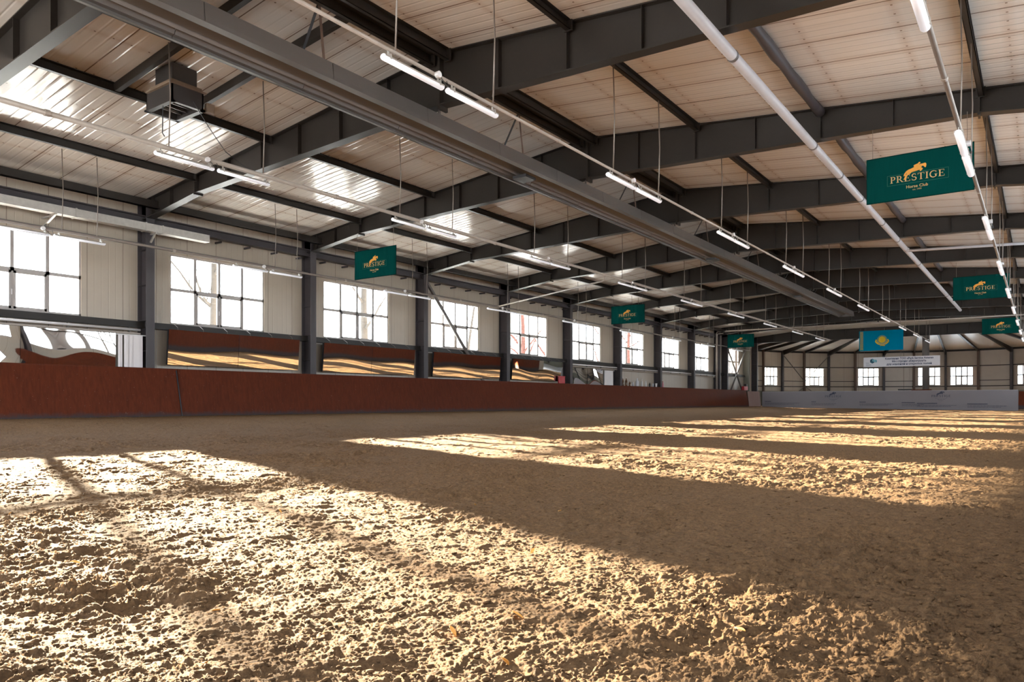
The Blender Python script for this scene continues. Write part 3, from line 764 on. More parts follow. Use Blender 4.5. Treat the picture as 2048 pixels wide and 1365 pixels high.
# louvred roof vent with its two trimmer beams
t = tag(empty('roof_vent', (-14.15, 8.0, 6.30)), 'dark square louvred fan box hanging from the roof left of the heater', 'vent')
fm = MB()
for a in ((-.48, .48, -.33, -.30, 0, .33), (-.48, .48, .30, .33, 0, .33), (-.48, -.45, -.33, .33, 0, .33), (.45, .48, -.33, .33, 0, .33), (-.50, .50, -.36, -.26, -.02, .01), (-.50, .50, .26, .36, -.02, .01), (-.50, -.42, -.36, .36, -.02, .01), (.42, .50, -.36, .36, -.02, .01)): fm.box(*a)
vf = fm.build('vent_frame', M['vent'], t)
for k in range(4):
    x = -.30 + k * .2
    m = MB(); m.hexa([(x - .07, -.28, .16), (x - .06, -.28, .16), (x - .06, .28, .16), (x - .07, .28, .16), (x + .07, -.28, .05), (x + .08, -.28, .05), (x + .08, .28, .05), (x + .07, .28, .05)]); m.build('louvre', M['vent_blade'], vf)
cu = MB(); cu.box(-.42, .52, -.38, .38, .33, .36); cu.box(-.34, .44, -.32, .32, .36, .44); cu.build('curb', M['board_raw'], t); MB().box(-.26, .36, -.26, .26, .44, .80).build('shaft', M['vent'], t)
pk = MB(); pk.box(.40, .50, .40, .56, .00, .18); pk.build('motor_box', M['board_raw'], t)
MB().tube([(.1, -.30, .0), (.08, -.3, -.55), (.12, -.28, -.62)], .012, 6).build('pull_cord', M['black'], t)
MB().tube([(.5, .1, .1), (.72, .3, -.4), (.9, .55, -.85), (1.0, .85, -1.05), (1.1, 1.0, -1.15)], .009, 6).build('cable', M['black'], t)
for k, y in enumerate((7.5, 9.05)):
    mb = MB()
    for (xa, xb) in ((-15.5, -10.2),):
        mb.bar((xa, y, roof_z(xa) - .10), (xb, y, roof_z(xb) - .10), .10, .18)
    tag(mb.build('trimmer_beam', M['steel']), ['dark trimmer beam beside the fan box, on its near side', 'dark trimmer beam beside the fan box, on its far side'][k], 'beam', kind='structure')

# ------------------------------------------------------------------ lettering and emblems (flat prints)
def rect(a, b, c, d): return [(a, b), (c, b), (c, d), (a, d)]
def stroke(pts, ws):
    out = []
    for i in range(len(pts) - 1):
        (x0, y0), (x1, y1) = pts[i], pts[i + 1]
        def nrm(k):
            a = pts[max(k - 1, 0)]; b = pts[min(k + 1, len(pts) - 1)]; dx, dy = b[0] - a[0], b[1] - a[1]; l = math.hypot(dx, dy) or 1
            return -dy / l, dx / l
        n0, n1 = nrm(i), nrm(i + 1); w0, w1 = ws[i] / 2, ws[i + 1] / 2
        out.append([(x0 - n0[0] * w0, y0 - n0[1] * w0), (x1 - n1[0] * w1, y1 - n1[1] * w1), (x1 + n1[0] * w1, y1 + n1[1] * w1), (x0 + n0[0] * w0, y0 + n0[1] * w0)])
    return out
def arc(cx, cy, rx, ry, a0, a1, n=12): return [(cx + rx * math.cos(math.radians(a0 + (a1 - a0) * k / n)), cy + ry * math.sin(math.radians(a0 + (a1 - a0) * k / n))) for k in range(n + 1)]
def serif_letter(ch):
    P = []
    st = lambda x: [rect(x, 0, x + .16, 1), rect(x - .11, 0, x + .27, .05), rect(x - .11, .95, x + .27, 1)]
    def bowl(): 
        a = arc(.36, .715, .26, .26, 90, -90); return stroke(a, [.05 + .11 * math.sin(PI * k / 12) for k in range(13)]) + [rect(.26, .95, .37, 1), rect(.26, .43, .37, .48)]
    if ch == 'P': return st(.12) + bowl(), .72
    if ch == 'R': return st(.12) + bowl() + [[(.38, .46), (.54, .46), (.90, .03), (.72, .03)], rect(.70, 0, .98, .05)], .95
    if ch == 'E': return st(.12) + [rect(.26, .95, .74, 1), rect(.26, .48, .58, .53), rect(.26, 0, .78, .05), rect(.70, .76, .74, 1), rect(.74, 0, .78, .26), rect(.55, .38, .59, .63)], .84
    if ch == 'T': return [rect(.36, 0, .52, 1), rect(.25, 0, .63, .05), rect(.02, .95, .86, 1), rect(.02, .74, .06, 1), rect(.82, .74, .86, 1)], .90
    if ch == 'I': return st(.12), .42
    if ch == 'S':
        a = arc(.36, .74, .25, .24, 40, 270, 14); b = arc(.36, .26, .27, .25, 90, -145, 14)
        return stroke(a, [.05 + .09 * math.sin(PI * k / 14) for k in range(15)]) + stroke(b, [.14 - .09 * abs(k / 14 - .3) for k in range(15)]) + [rect(.54, .72, .58, .98), rect(.08, .02, .12, .30)], .72
    if ch == 'G':
        a = arc(.52, .5, .43, .48, 45, 325, 20); return stroke(a, [.05 + .10 * math.sin(PI * k / 20) for k in range(21)]) + [rect(.74, .12, .90, .46), rect(.62, .43, 1.0, .48), rect(.82, .70, .86, .97)], 1.02
def prints(polys, name, mat, parent, y=-.006, th=.002, loc=(0, 0, 0)):
    m = MB()
    for p in polys:
        n = len(p); m.add([(a, y, b) for a, b in p] + [(a, y + th, b) for a, b in p], [tuple(range(n)), tuple(range(2 * n - 1, n - 1, -1))] + [(i, (i + 1) % n, (i + 1) % n + n, i + n) for i in range(n)])
    return m.build(name, mat, parent, loc=loc)
def word(txt, x0, z0, width, height):
    L = []; x = 0
    for ch in txt:
        p, w = serif_letter(ch); L += [[(a + x, b) for a, b in q] for q in p]; x += w + .10
    x -= .10
    return [[(x0 + a / x * width, z0 + b * height) for a, b in q] for q in L]
HORSE = [(585, 665), (600, 600), (630, 545), (670, 495), (740, 450), (820, 420), (870, 395), (900, 375), (880, 350), (890, 315), (940, 295), (1000, 270), (1025, 245), (1035, 225), (1060, 218), (1082, 243), (1070, 272), (1040, 287), (1034, 304), (1090, 288), (1150, 278), (1205, 263), (1237, 266), (1252, 310), (1247, 360), (1237, 402), (1210, 407), (1190, 385), (1165, 355), (1130, 355), (1108, 388), (1115, 417), (1152, 428), (1138, 470), (1088, 523), (1062, 517), (1070, 484), (1030, 485), (960, 507), (880, 527), (820, 547), (785, 590), (738, 613), (700, 652), (682, 692), (655, 742), (645, 790), (578, 778), (602, 738), (622, 690), (640, 650), (680, 592), (690, 565), (674, 578), (640, 622), (606, 668)]
def horse(x0, z0, k):
    """x0, z0: where the P of the word begins (its foot); k: metres per crop pixel"""
    return [[(x0 + (a - 180) * k, z0 + (890 - .109 * (a - 180) - b) * k) for a, b in HORSE]]
def tri(poly):
    from mathutils.geometry import tessellate_polygon
    ts = tessellate_polygon([[Vector((a, b, 0)) for a, b in poly]]); return [[poly[i] for i in t] for t in ts]
_fontcache = {}
def text_mesh(txt, size, name, mat, parent, loc, align='CENTER', bold=0.0):
    cu = bpy.data.curves.new(name, 'FONT'); cu.body = txt; cu.size = size; cu.align_x = align; cu.extrude = .001; cu.offset = bold; cu.resolution_u = 2
    o = bpy.data.objects.new(name + '_src', cu); C.objects.link(o); bpy.context.view_layer.update()
    me = bpy.data.meshes.new_from_object(o.evaluated_get(bpy.context.evaluated_depsgraph_get())); bpy.data.objects.remove(o)
    me.transform(Matrix.Rotation(PI / 2, 4, 'X')); me.materials.clear(); me.materials.append(mat)
    r = bpy.data.objects.new(name, me); C.objects.link(r); r.parent = parent; r.location = loc; return r

def cloth(W, H, name, mat, parent, fold=.004, nf=9, th=.003):
    nu, nv = 60, 8; vs = []
    for side in (0, 1):
        for j in range(nv + 1):
            for i in range(nu + 1):
                x = W * i / nu; z = -H * j / nv
                vs.append((x, fold * math.sin(x / W * 2 * PI * nf + 1.3 * math.sin(z * 2)) + side * th, z))
    N = (nu + 1) * (nv + 1); fs = []
    for s in (0, 1):
        for j in range(nv):
            for i in range(nu):
                q = (j * (nu + 1) + i, j * (nu + 1) + i + 1, (j + 1) * (nu + 1) + i + 1, (j + 1) * (nu + 1) + i)
                fs.append(tuple(v + s * N for v in (q if s else q[::-1])))
    return MB().add(vs, fs).build(name, mat, parent, True)
def make_banner(fold):
    W, H = 1.96, .96
    t = empty('hanging_banner'); cloth(W, H, 'banner_cloth', M['green'], t, fold)
    e = MB(); yy = -.004 - fold
    for a in ((0, W, -.018, 0), (0, W, -H, -H + .018), (0, .014, -H, 0), (W - .014, W, -H, 0)): e.box(a[0], a[1], yy, fold + .006, a[2], a[3])
    e.build('hem', M['border'], t)
    yf = -fold - .003
    prints(word('PRESTIGE', .455, -.585, 1.0, .135), 'lettering', M['gold_pale'], t, yf)
    prints(tri(horse(.455, -.585, 1 / 1600)[0]), 'horse_emblem', M['gold'], t, yf - .003)
    fr = []
    x0, x1, z0, z1 = .40, 1.52, -.635, -.42
    for a in ((x0, z0, x1, z0 + .006), (x0, z1 - .006, x1, z1), (x0, z0, x0 + .006, z1), (x1 - .006, z0, x1, z1)): fr.append(rect(*a))
    prints(fr, 'thin_border', M['thin_line'], t, yf - .001)
    text_mesh('Horse Club', .085, 'subtitle', M['gold_pale'], t, (.955, yf, -.735), bold=.001)
    text_mesh('est. 1999', .045, 'small_print', M['gold_pale'], t, (.955, yf, -.79))
    for x in (.12, W - .12): MB().tube([(x, 0, -.01), (x, .0, .62)], .005, 5).build('hanging_wire', M['rod'], t)
    return t
bR = make_banner(.003); bL = make_banner(.010)
bspots = [(bR, -3.05, 17.2, 5.62, 'large green banner with a gold horse and lettering, nearest on the camera side'), (bR, -2.98, 35.2, 5.56, 'green banner with a gold horse, second on the camera side'), (bR, -2.98, 53.2, 5.5, 'green banner with a gold horse, farthest one on the camera side'),
          (bL, -19.05, 17.2, 5.56, 'teal green banner with a gold horse in front of the second window, left side'), (bL, -18.82, 35.2, 5.56, 'teal green banner with a gold horse, middle one of the left side'), (bL, -18.82, 53.2, 5.36, 'teal green banner with a gold horse, beside the drop pipes at the far left')]
seen = set()
for src, x, y, z, lab in bspots:
    o = src if src not in seen else copy_tree(src); seen.add(src); o.location = (x, y, z); tag(o, lab, 'banner', 'green horse club banners')

# sky-blue flag
W, H = 2.92, 1.46
t = tag(empty('hanging_flag', (-11.0, 59.2, 5.64)), 'sky-blue flag with a golden sun and eagle hanging under the ridge', 'flag')
cloth(W, H, 'flag_cloth', M['sky_blue'], t, .004, 5)
cx, cz = 1.54, -.68; rp = []
for k in range(40): rp.append([(cx, cz)] + [(cx + .235 * math.cos(a), cz + .235 * math.sin(a)) for a in (2 * PI * k / 40, 2 * PI * (k + 1) / 40)])
prints(rp, 'sun_disc', M['flag_yellow'], t, -.012)
ray = []
for k in range(32):
    a = 2 * PI * k / 32; ca, sa = math.cos(a), math.sin(a)
    ray.append([(cx + .255 * ca - .010 * sa, cz + .255 * sa + .010 * ca), (cx + .255 * ca + .010 * sa, cz + .255 * sa - .010 * ca), (cx + .325 * ca + .013 * sa, cz + .325 * sa - .013 * ca), (cx + .325 * ca - .013 * sa, cz + .325 * sa + .013 * ca)])
prints(ray, 'sun_rays', M['flag_yellow'], t, -.012)
wing = stroke(arc(cx, cz - .02, .43, .36, 192, 348, 18), [.02 + .075 * abs(k / 18 - .5) * 2 + .02 * math.sin(k * 1.3) ** 2 for k in range(19)]) + stroke(arc(cx, cz + .02, .36, .34, 205, 335, 14), [.03] * 15) + stroke([(cx - .14, cz - .46), (cx - .02, cz - .40), (cx + .06, cz - .43), (cx + .2, cz - .44)], [.02, .07, .06, .03]) + [[(cx - .46, cz - .10), (cx - .40, cz - .16), (cx - .33, cz - .02), (cx - .40, cz + .04)], [(cx + .46, cz - .10), (cx + .40, cz - .16), (cx + .33, cz - .02), (cx + .40, cz + .04)]]
prints(wing, 'eagle', M['flag_yellow'], t, -.013)
orn = []
for k in range(14):
    z = -.05 - (H - .1) * (k + .5) / 14; x = .17
    orn += [rect(x - .09, z - .006, x + .09, z + .006)] + stroke(arc(x - .045, z + .02, .035, .026, 0, 300, 8), [.016] * 9) + stroke(arc(x + .045, z + .02, .035, .026, 180, -120, 8), [.016] * 9) + [[(x, z - .04), (x + .025, z), (x, z + .04), (x - .025, z)]]
orn += [rect(.07, -H + .03, .082, -.03), rect(.258, -H + .03, .27, -.03)]
prints(orn, 'ornament_strip', M['flag_yellow'], t, -.012)
for x in (.1, W - .1): MB().tube([(x, 0, 0), (x, 0, .85)], .006, 5).build('hanging_wire', M['rod'], t)

# white lettered banner across the far end
W, H = 5.42, .78
t = tag(empty('lettered_banner', (-11.8, 65.3, 4.02)), 'white banner with three lines of dark Cyrillic lettering hanging across the far end', 'banner')
cloth(W, H, 'banner_sheet', M['banner_white'], t, .003, 6)
for k, s in enumerate(('Компания ТОО «Park Service Astana»', 'Мы строим «Еврогрунт»', 'для манежей и открытых полей')):
    text_mesh(s, .205, 'lettering', M['ink_blue'], t, (3.28, -.009, -.21 - .225 * k), bold=.006)
hx, hz, r = .66, -.30, .20; hexp = [(hx + r * math.cos(math.radians(90 + 60 * k)), hz + r * math.sin(math.radians(90 + 60 * k))) for k in range(6)]
prints([[(hx, hz), hexp[0], hexp[1], hexp[2]], [(hx, hz), hexp[2], hexp[3], hexp[4]]], 'logo_dark_faces', M['teal_a'], t, -.009)
prints([[(hx + .02, hz), hexp[4], hexp[5], hexp[0]], [(hx + .20, hz - .12), (hx + .30, hz - .06), (hx + .30, hz + .06), (hx + .20, hz + .10)]] + stroke(arc(hx + .2, hz - .02, .12, .13, -80, 80, 8), [.03] * 9), 'logo_light_faces', M['teal_b'], t, -.010)
text_mesh('TOO', .12, 'logo_text', M['ink_blue'], t, (.30, -.009, -.50)); prints([rect(.18, -.60, .56, -.578), rect(.18, -.70, .56, -.685)], 'logo_line', M['ink_blue'], t, -.009)
for x in (.05, W / 2, W - .05): MB().tube([(x, 0, -.02), (x, .0, 1.7)], .006, 5).build('hanging_wire', M['rod'], t)

# white printed barrier at the end of the arena
t = tag(empty('printed_barrier', (-20.50, 66.98, 0)), 'long pale grey printed barrier with two dark horse logos closing the far end', 'barrier')
Wb = 19.05; bz0, bz1 = -.06, 1.32; dz = -.20       # the foot sinks a little towards the right, following the ground
m = MB(); nseg = 19; vs = []; 
for k in range(nseg + 1):
    f = k / nseg; w = .015 * math.sin(k * 1.7)
    vs += [(Wb * f, w, bz0 + dz * f), (Wb * f, w, bz1 + .0 * f), (Wb * f, w + .03, bz1 + .0 * f), (Wb * f, w + .03, bz0 + dz * f)]
fs = [(0, 1, 2, 3), tuple(nseg * 4 + i for i in (3, 2, 1, 0))]
for k in range(nseg):
    for i in range(4): fs.append((k * 4 + i, k * 4 + (i + 1) % 4, k * 4 + 4 + (i + 1) % 4, k * 4 + 4 + i))
m.add(vs, fs).build('sheet', M['fence_white'], t)
MB().box(0, Wb, .03, .09, bz1 - .05, bz1 + .01).build('top_rail', M['white_paint'], t)
for k in range(8): MB().box(Wb * k / 7.02, Wb * k / 7.02 + .06, .04, .10, -.25, bz1 - .02).build('post', M['steel_mid'], t)
for x0 in (5.35, 13.35):
    prints(word('PRESTIGE', x0, .80, 1.35, .17), 'lettering', M['ink'], t, -.024)
    prints(tri(horse(x0, .80, 1.35 / 1610)[0]), 'horse_emblem', M['ink'], t, -.027)
    prints(stroke(arc(x0 + .67, .78, .42, .16, 200, 340, 10), [.012] * 11) + [rect(x0 + .45, .62, x0 + .9, .635), rect(x0 + .5, .50, x0 + .8, .515)], 'small_print', M['ink'], t, -.024)
hd = []
for x0, w1, w2, zz in ((.25, .55, 2.9, .42), (4.25, .3, 2.0, .38), (8.1, .45, 2.5, .36), (11.25, .9, 1.5, .32), (12.35, 1.4, 2.7, .26), (15.8, 1.3, 2.5, .22)):
    x = x0
    while x < x0 + w1: hd.append(rect(x, zz, x + .07, zz + .07)); x += .095
    for ln in (0, 1):
        x = x0
        while x < x0 + w2 * (1 - .15 * ln): 
            l = .08 + .16 * random.random(); hd.append(rect(x, zz - .13 - .10 * ln, x + l, zz - .105 - .10 * ln)); x += l + .03
for q in range(6):
    seg = [r_ for r_ in hd if [.2, 4.2, 8.0, 11.2, 12.3, 15.7, 99][q] <= r_[0][0] < [.2, 4.2, 8.0, 11.2, 12.3, 15.7, 99][q + 1]]
    prints(seg, 'fine_print', M['ink'], t, -.024)

# ------------------------------------------------------------------ far end: girder, gable and the round hall beyond
mb = MB(); yc = END_Y + .13
mb.box(-21.9, mir(-21.9), yc - .007, yc + .007, 5.86, 6.72); mb.box(-21.9, mir(-21.9), yc - .13, yc + .13, 5.85, 5.875); mb.box(-21.9, mir(-21.9), yc - .13, yc + .13, 6.70, 6.725)
for k in range(16): x = -21.4 + k * 1.52; mb.box(x - .007, x + .007, yc - .12, yc + .12, 5.86, 6.7)
tag(mb.build('roof_beam', M['steel']), 'deep straight steel girder across the far end of the hall', 'beam', kind='structure')
mb = MB(); mb.prism_y([(-22.0, 6.70), (-22.0, 7.3), (RIDGE, 8.3), (mir(-22.0), 7.3), (mir(-22.0), 6.70)], END_Y + .28, END_Y + .33)
tag(mb.build('wall_gable', M['wall']), 'sheet gable above the end girder', 'wall', kind='structure')

RC = (-8.5, 82.6); RR = 20.0; ZE = 6.68; APEX = Vector((-9.3, 82.6, 10.2)); DA = .169; A0 = .341
def rp_(i, r=RR, z=0): a = A0 + DA * i; return Vector((RC[0] - r * math.cos(a), RC[1] + r * math.sin(a), z))
I0, I1 = -6, 21
rw_z0, rw_z1 = 2.40, 4.58
rwin = {0: (.08, .80), 2: (.08, .83), 4: (.12, .84), 6: (.13, .83), 7: (.14, .83), 9: (.15, .85), 11: (.15, .85), 13: (.15, .85), 15: (.15, .85)}
mb = MB(); lo = MB()
def quadwall(mb, p, q, z0, z1, th=.1):
    n = Vector((RC[0], RC[1], 0)); d = ((p + q) / 2 - n); d.z = 0; d.normalize(); d *= th
    P = [Vector((p.x, p.y, z0)), Vector((q.x, q.y, z0)), Vector((q.x, q.y, z0)) + d, Vector((p.x, p.y, z0)) + d]
    mb.hexa(P + [v + Vector((0, 0, z1 - z0)) for v in P])
wr = 0
for i in range(I0, I1):
    p, q = rp_(i), rp_(i + 1)
    if max(p.y, q.y) < 68.9: continue
    if i in rwin:
        a, b = rwin[i]; pa, pb = p.lerp(q, a), p.lerp(q, b)
        quadwall(mb, p, pa, -.5, ZE); quadwall(mb, pb, q, -.5, ZE); quadwall(mb, pa, pb, -.5, rw_z0); quadwall(mb, pa, pb, rw_z1, ZE)
        d = pb - pa; mid = (pa + pb) / 2
        w = window(wn, mid.x, -d.length / 2, d.length / 2, '%s window of the round hall, counting from the left' % ORD[wr], rw_z0, rw_z1, side=-1, bar=.065)
        w.location = (mid.x, mid.y, rw_z0); w.rotation_euler = (0, 0, math.atan2(d.y, d.x) - PI / 2); wn += 1; wr += 1
        w.location += (mid - Vector((RC[0], RC[1], 0))).normalized() * .05
    else: quadwall(mb, p, q, -.5, ZE)
tag(mb.build('wall_round', M['wall']), 'faceted beige sheet wall of the round hall beyond the barrier', 'wall', kind='structure')
cn = 0
for i in range(I0, I1 + 1):
    p = rp_(i, RR - .12)
    if p.y < 69: continue
    d = (Vector((RC[0], RC[1], 0)) - p); d.z = 0; d.normalize(); mb = MB()
    s = d.cross(Vector((0, 0, 1)))
    for off, (ww, dd) in ((0, (.24, .02)), (.20, (.24, .02)), (.10, (.02, .2))):
        c0 = p + d * off; r_ = s * ww / 2; u_ = d * dd / 2
        P = [c0 - r_ - u_, c0 + r_ - u_, c0 + r_ + u_, c0 - r_ + u_]; mb.hexa(P + [v + Vector((0, 0, ZE)) for v in P])
    tag(mb.build('column', M['steel_brown'] if 0 <= i <= 9 and i % 2 == 0 else M['steel_col']), '%s slim steel column around the round hall, counting from the left' % ORD[min(cn, 15)] if cn < 16 else 'slim steel column at the hidden end of the round hall', 'column', kind='structure'); cn += 1
    # rafter towards the apex
    top = Vector((p.x, p.y, ZE + .05)) ; e = APEX + (top - APEX) * .05
    deep = .62 if i % 2 == 1 else .34
    mb = MB(); a = top + d * .05; yd = 68.75
    tt = 1.0
    if e.y < yd: tt = (a.y - yd) / (a.y - e.y) if a.y != e.y else 1
    e2 = a + (e - a) * tt; kk = a.lerp(e2, .3)
    def seg(p0, p1, h0, h1, w=.02):
        r_ = s * w / 2; mb.hexa([p0 - r_ - Vector((0, 0, h0)), p0 + r_ - Vector((0, 0, h0)), p1 + r_ - Vector((0, 0, h1)), p1 - r_ - Vector((0, 0, h1)), p0 - r_, p0 + r_, p1 + r_, p1 - r_])
    seg(a, kk, deep, .34); seg(kk, e2, .34, .30)
    for p0, p1, h0, h1 in ((a, kk, deep, .34), (kk, e2, .34, .30)):
        seg(p0 - Vector((0, 0, h0)), p1 - Vector((0, 0, h1)), .02, .02, .2); seg(p0, p1, .02, .02, .2)
    tag(mb.build('roof_beam', M['steel']), '%s radiating roof beam of the round hall, counting from the left' % ORD[min(cn - 1, 15)] if cn < 17 else 'radiating roof beam at the hidden end of the round hall', 'beam', kind='structure')
# rails between the round hall's columns
for nm, z, h in (('trim_5', 4.68, .10), ('trim_6', 2.28, .10), ('trim_7', 2.95, .07), ('trim_8', ZE - .12, .22)):
    mb = MB()
    for i in range(I0, I1):
        p, q = rp_(i, RR - .05, z), rp_(i + 1, RR - .05, z)
        if min(p.y, q.y) < 69: continue
        if nm == 'trim_7' and i in rwin: continue
        mb.bar(p, q, .12, h)
    tag(mb.build(nm, M['steel']), {'trim_5': 'thin steel rail over the round hall windows', 'trim_6': 'thin steel rail under the round hall windows', 'trim_7': 'middle steel rail in the windowless bays of the round hall', 'trim_8': 'steel eave rail at the top of the round hall wall'}[nm], 'rail', kind='structure')
mb = MB()
for i in range(I0, I1):
    p, q = rp_(i, RR - .03, 0), rp_(i + 1, RR - .03, 0)
    if min(p.y, q.y) < 69: continue
    quadwall(mb, p, q, -.5, 1.75, .02)
tag(mb.build('baseboard_round', M['pilaster']), 'darker lower band of the round hall wall', 'band', kind='structure')
for (ia, za, ib, zb, lab) in ((1, 6.2, 2, 2.9, 'diagonal brace in the second bay of the round hall'), (3, 6.2, 2, 2.9, 'diagonal brace crossing the second window of the round hall'), (2, 2.3, 1, .2, 'lower brace left of the crossing point in the round hall'), (2, 2.3, 3, .2, 'lower brace right of the crossing point in the round hall')):
    brace('brace', [rp_(ia, RR - .3, za), rp_(ib, RR - .3, zb)], .05, lab)
# cone roof, cut where the long hall begins
bm = bmesh.new(); ap = bm.verts.new(APEX); prev = None
for k in range(73):
    a = 2 * PI * k / 72; v = (RC[0] - (RR + .25) * math.cos(a), RC[1] + (RR + .25) * math.sin(a), ZE + .03)
    v = bm.verts.new(v)
    if prev: bm.faces.new((prev, v, ap))
    prev = v
bmesh.ops.bisect_plane(bm, geom=bm.verts[:] + bm.edges[:] + bm.faces[:], plane_co=(0, END_Y + .34, 0), plane_no=(0, 1, 0), clear_inner=True)
me = bpy.data.meshes.new('ceiling_round'); bm.to_mesh(me); bm.free(); me.materials.append(M['ceiling_round'])
o = bpy.data.objects.new('ceiling_round', me); C.objects.link(o); m = o.modifiers.new('solid', 'SOLIDIFY'); m.thickness = .1; m.offset = 1
tag(o, 'conical pale sheet roof of the round hall', 'ceiling', kind='structure')
mb = MB(); mb.tube([(APEX.x, APEX.y, 0), (APEX.x, APEX.y, 10.1)], .31, 20)
tag(mb.build('column', M['steel_mid'], smooth=True), 'thick grey round column in the middle of the round hall', 'column', kind='structure')
t = tag(empty('column_stand', (APEX.x - 1.0, APEX.y - 1.2, 0)), 'brown box-like stand at the foot of the thick grey column', 'stand')
MB().box(-.1, 1.6, 0, .6, .9, 1.62).build('stand_body', M['ply'], t); MB().box(-1.3, -.1, .1, .5, 1.55, 1.68).build('shelf', M['black'], t)
for x in (-1.2, 1.5): MB().box(x - .04, x + .04, .2, .28, -.3, .95).build('leg', M['steel_mid'], t)

# ------------------------------------------------------------------ outside
mb = MB(); mb.box(-160, -22.2, -60, 160, -.5, -.3)
tag(mb.build('ground_left', M['ground']), 'pale ground outside the window wall', 'ground', kind='structure')
mb = MB(); mb.box(2.3, 160, -60, 160, -.5, -.3)
tag(mb.build('ground_right', M['ground']), 'pale ground outside the wall beside the camera', 'ground', kind='structure')
mb = MB(); mb.box(-22.2, 2.3, -60, -8, -.5, -.3)
tag(mb.build('ground_back', M['ground']), 'pale ground outside the added end-wall opening', 'ground', kind='structure')
def tree(x, y, r, h, label, mat='bark', fork=3.0, lean=(0, 0), seed=0, dens=9):
    R = random.Random(seed); t = tag(empty('bare_tree', (x, y, -.3)), label, 'tree', 'bare trees outside the left windows')
    pts = []; rad = []; n = 14
    for k in range(n + 1):
        f = k / n; pts.append(Vector((lean[0] * f * h + .12 * math.sin(f * 5 + seed), lean[1] * f * h + .12 * math.cos(f * 4 + seed), h * f))); rad.append(r * (1 - .72 * f) * (1.25 if k == 0 else 1))
    MB().tube(pts, rad, 10).build('trunk', M[mat], t, True)
    b = MB()
    def branch(p, d, L, r0, lev):
        n = 5; P = [p]; rr = [r0]; dd = d.copy()
        for k in range(n):
            dd = (dd + Vector((R.gauss(0, .13), R.gauss(0, .13), R.gauss(.07, .1)))).normalized(); P.append(P[-1] + dd * L / n); rr.append(r0 * (1 - .16 * (k + 1)))
        b.tube(P, rr, 5)
        if lev > 0:
            for k in range(1, n + 1):
                for _ in range(1 if lev > 1 else R.choice((1, 2))):
                    nd = (dd + Vector((R.gauss(0, .6), R.gauss(0, .6), R.gauss(.15, .45)))).normalized(); branch(P[k], nd, L * R.uniform(.35, .6), rr[k] * .55, lev - 1)
    for k in range(dens):
        f = R.uniform(fork / h, .95); i = min(n - 1, int(f * n)); p = pts[i].lerp(pts[i + 1], f * n - i)
        a = R.random() * 6.28; d = Vector((math.cos(a) * .8, math.sin(a) * .8, R.uniform(.35, .9))).normalized()
        branch(p, d, R.uniform(1.8, 3.6), rad[i] * .45, 2)
    b.build('branches', M[mat], t)
tree(-30.2, 14.5, .22, 10, 'bare tree whose twigs show beside the sun glare in the first window', 'bark', 2.4, (0, 0), 3, 5)
tree(-29.0, 17.95, .22, 12, 'thick bare trunk standing in the middle of the second window', 'bark', 2.6, (0, .01), 5, 7)
tree(-29.0, 27.0, .26, 12, 'pale thick trunk behind the third panes of the window by the teal banner', 'bark', 2.5, (.02, -.02), 8, 9)
tree(-31.0, 31.5, .14, 9, 'slim bare tree behind the window crossed by the diagonal brace', 'bark', 1.8, (.05, .12), 12, 9)
tree(-30.0, 36.4, .15, 9, 'leaning bare tree behind the right panes of the braced window', 'bark', 1.8, (.02, .1), 15, 9)
tree(-30.0, 42.6, .24, 11, 'reddish trunk behind the left panes of the window after the brace', 'bark_red', 2.5, (.0, .01), 18, 8)
tree(-30.0, 46.3, .24, 11, 'reddish trunk behind the right panes of the window after the brace', 'bark_red', 2.5, (0, .02), 21, 8)
tree(-30.0, 53.8, .22, 10, 'reddish bare tree behind the window over the small dark mirror', 'bark_red', 2.4, (0, .02), 24, 8)
tree(-30.0, 59.5, .24, 11, 'reddish bare tree behind the window over the bottles', 'bark_red', 2.4, (0, .02), 27, 8)
tree(-31.5, 67.5, .2, 10, 'bare tree behind the narrow far windows', 'bark', 2.2, (0, 0), 30, 8)
tree(-30, 90.0, .35, 11, 'reddish trees behind the crossed braces at the far end', 'bark_red', 1.5, (0, .02), 33, 9)

# ------------------------------------------------------------------ light: low sun through the left windows and the pale sky
sd = Vector((-1.0, .335, .2395))       # towards the sun
sun = bpy.data.lights.new('sun', 'SUN'); sun.energy = 37; sun.angle = math.radians(.55); sun.color = (1.0, .84, .62)
so = bpy.data.objects.new('sun', sun); C.objects.link(so); so.rotation_euler = sd.to_track_quat('Z', 'Y').to_euler(); so.location = (-60, 30, 20)
w = bpy.data.worlds.new('sky'); SC.world = w; w.use_nodes = True
bg = w.node_tree.nodes['Background']; bg.inputs[0].default_value = (.86, .925, 1.0, 1); 
wt = w.node_tree; g = wt.nodes.new('ShaderNodeTexCoord'); dt = wt.nodes.new('ShaderNodeVectorMath'); dt.operation = 'DOT_PRODUCT'
wt.links.new(g.outputs['Generated'], dt.inputs[0]); dt.inputs[1].default_value = sd.normalized()
def wm(op, a, b):
    n = wt.nodes.new('ShaderNodeMath'); n.operation = op
    for i, q in enumerate((a, b)):
        if isinstance(q, float): n.inputs[i].default_value = q
        else: wt.links.new(q, n.inputs[i])
    return n.outputs[0]
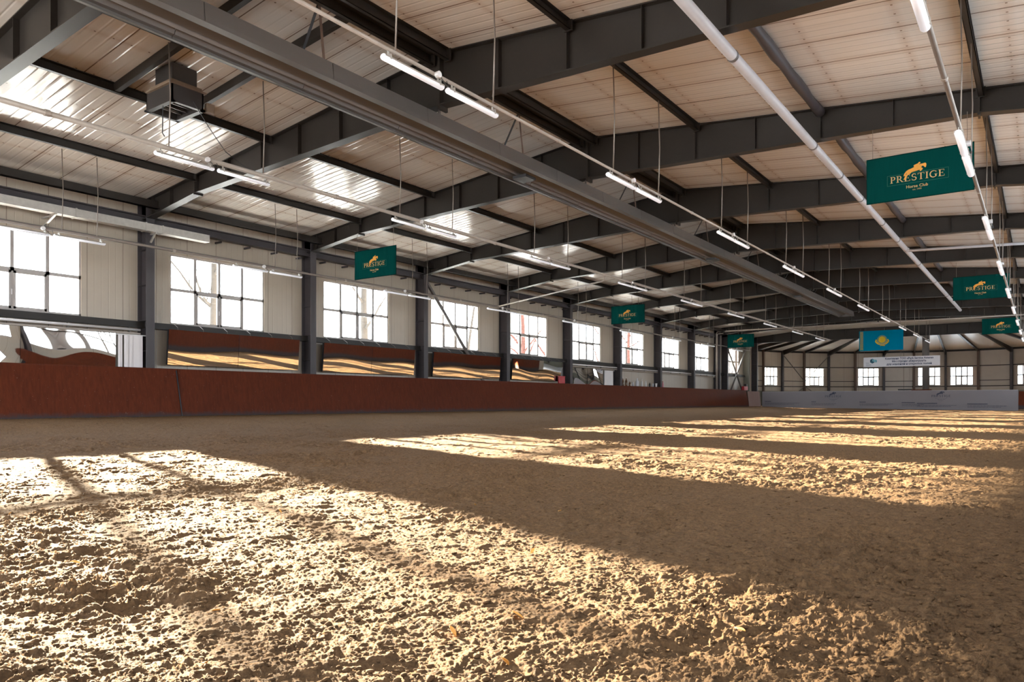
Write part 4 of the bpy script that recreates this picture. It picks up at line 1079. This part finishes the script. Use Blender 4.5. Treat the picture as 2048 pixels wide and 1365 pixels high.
# the hazy sky is far brighter around the sun than behind the hall
glow = wm('POWER', wm('MAXIMUM', dt.outputs['Value'], 0.0), 3.0)
wt.links.new(wm('ADD', wm('MULTIPLY', glow, 8.0), 3.0), bg.inputs[1])
def portal(x, y0, y1, z0, z1, rot):
    l = bpy.data.lights.new('portal', 'AREA'); l.shape = 'RECTANGLE'; l.size = (y1 - y0); l.size_y = z1 - z0; l.cycles.is_portal = True
    o = bpy.data.objects.new('portal', l); C.objects.link(o); o.location = (x, (y0 + y1) / 2, (z0 + z1) / 2)
    o.rotation_euler = rot
portal(-22.12, -6, 65, WZ0, WZ1, Matrix(((0, 0, -1), (1, 0, 0), (0, 1, 0))).to_euler() if False else Vector((-1, 0, 0)).to_track_quat('Z', 'Y').to_euler())
portal(mir(-22.12), -6, 66, RZ0, RZ1, Vector((1, 0, 0)).to_track_quat('Z', 'Y').to_euler())

l = bpy.data.lights.new('portal', 'AREA'); l.shape = 'RECTANGLE'; l.size = GX1 - GX0; l.size_y = GZ; l.cycles.is_portal = True
o = bpy.data.objects.new('portal', l); C.objects.link(o); o.location = ((GX0 + GX1) / 2, -7.0, GZ / 2); o.rotation_euler = Vector((0, -1, 0)).to_track_quat('Z', 'Y').to_euler()

# ------------------------------------------------------------------ camera and view
cam = bpy.data.cameras.new('camera'); cam.sensor_width = 36; cam.lens = FPX * 36 / 2048; cam.shift_y = (HY - 682.5) / 2048; cam.clip_end = 400; cam.clip_start = .05
co = bpy.data.objects.new('camera', cam); C.objects.link(co); co.location = (0, 0, CZ); co.rotation_euler = (PI / 2, 0, TH); SC.camera = co
v = SC.view_settings; v.view_transform = 'Standard'; v.look = 'None'; v.gamma = 1; v.use_curve_mapping = False; v.exposure = 1.88
cy = SC.cycles; cy.max_bounces = 9; cy.diffuse_bounces = 6; cy.glossy_bounces = 4; cy.transparent_max_bounces = 12; cy.transmission_bounces = 4
cy.caustics_reflective = False; cy.caustics_refractive = False; cy.sample_clamp_indirect = 6; cy.use_denoising = True
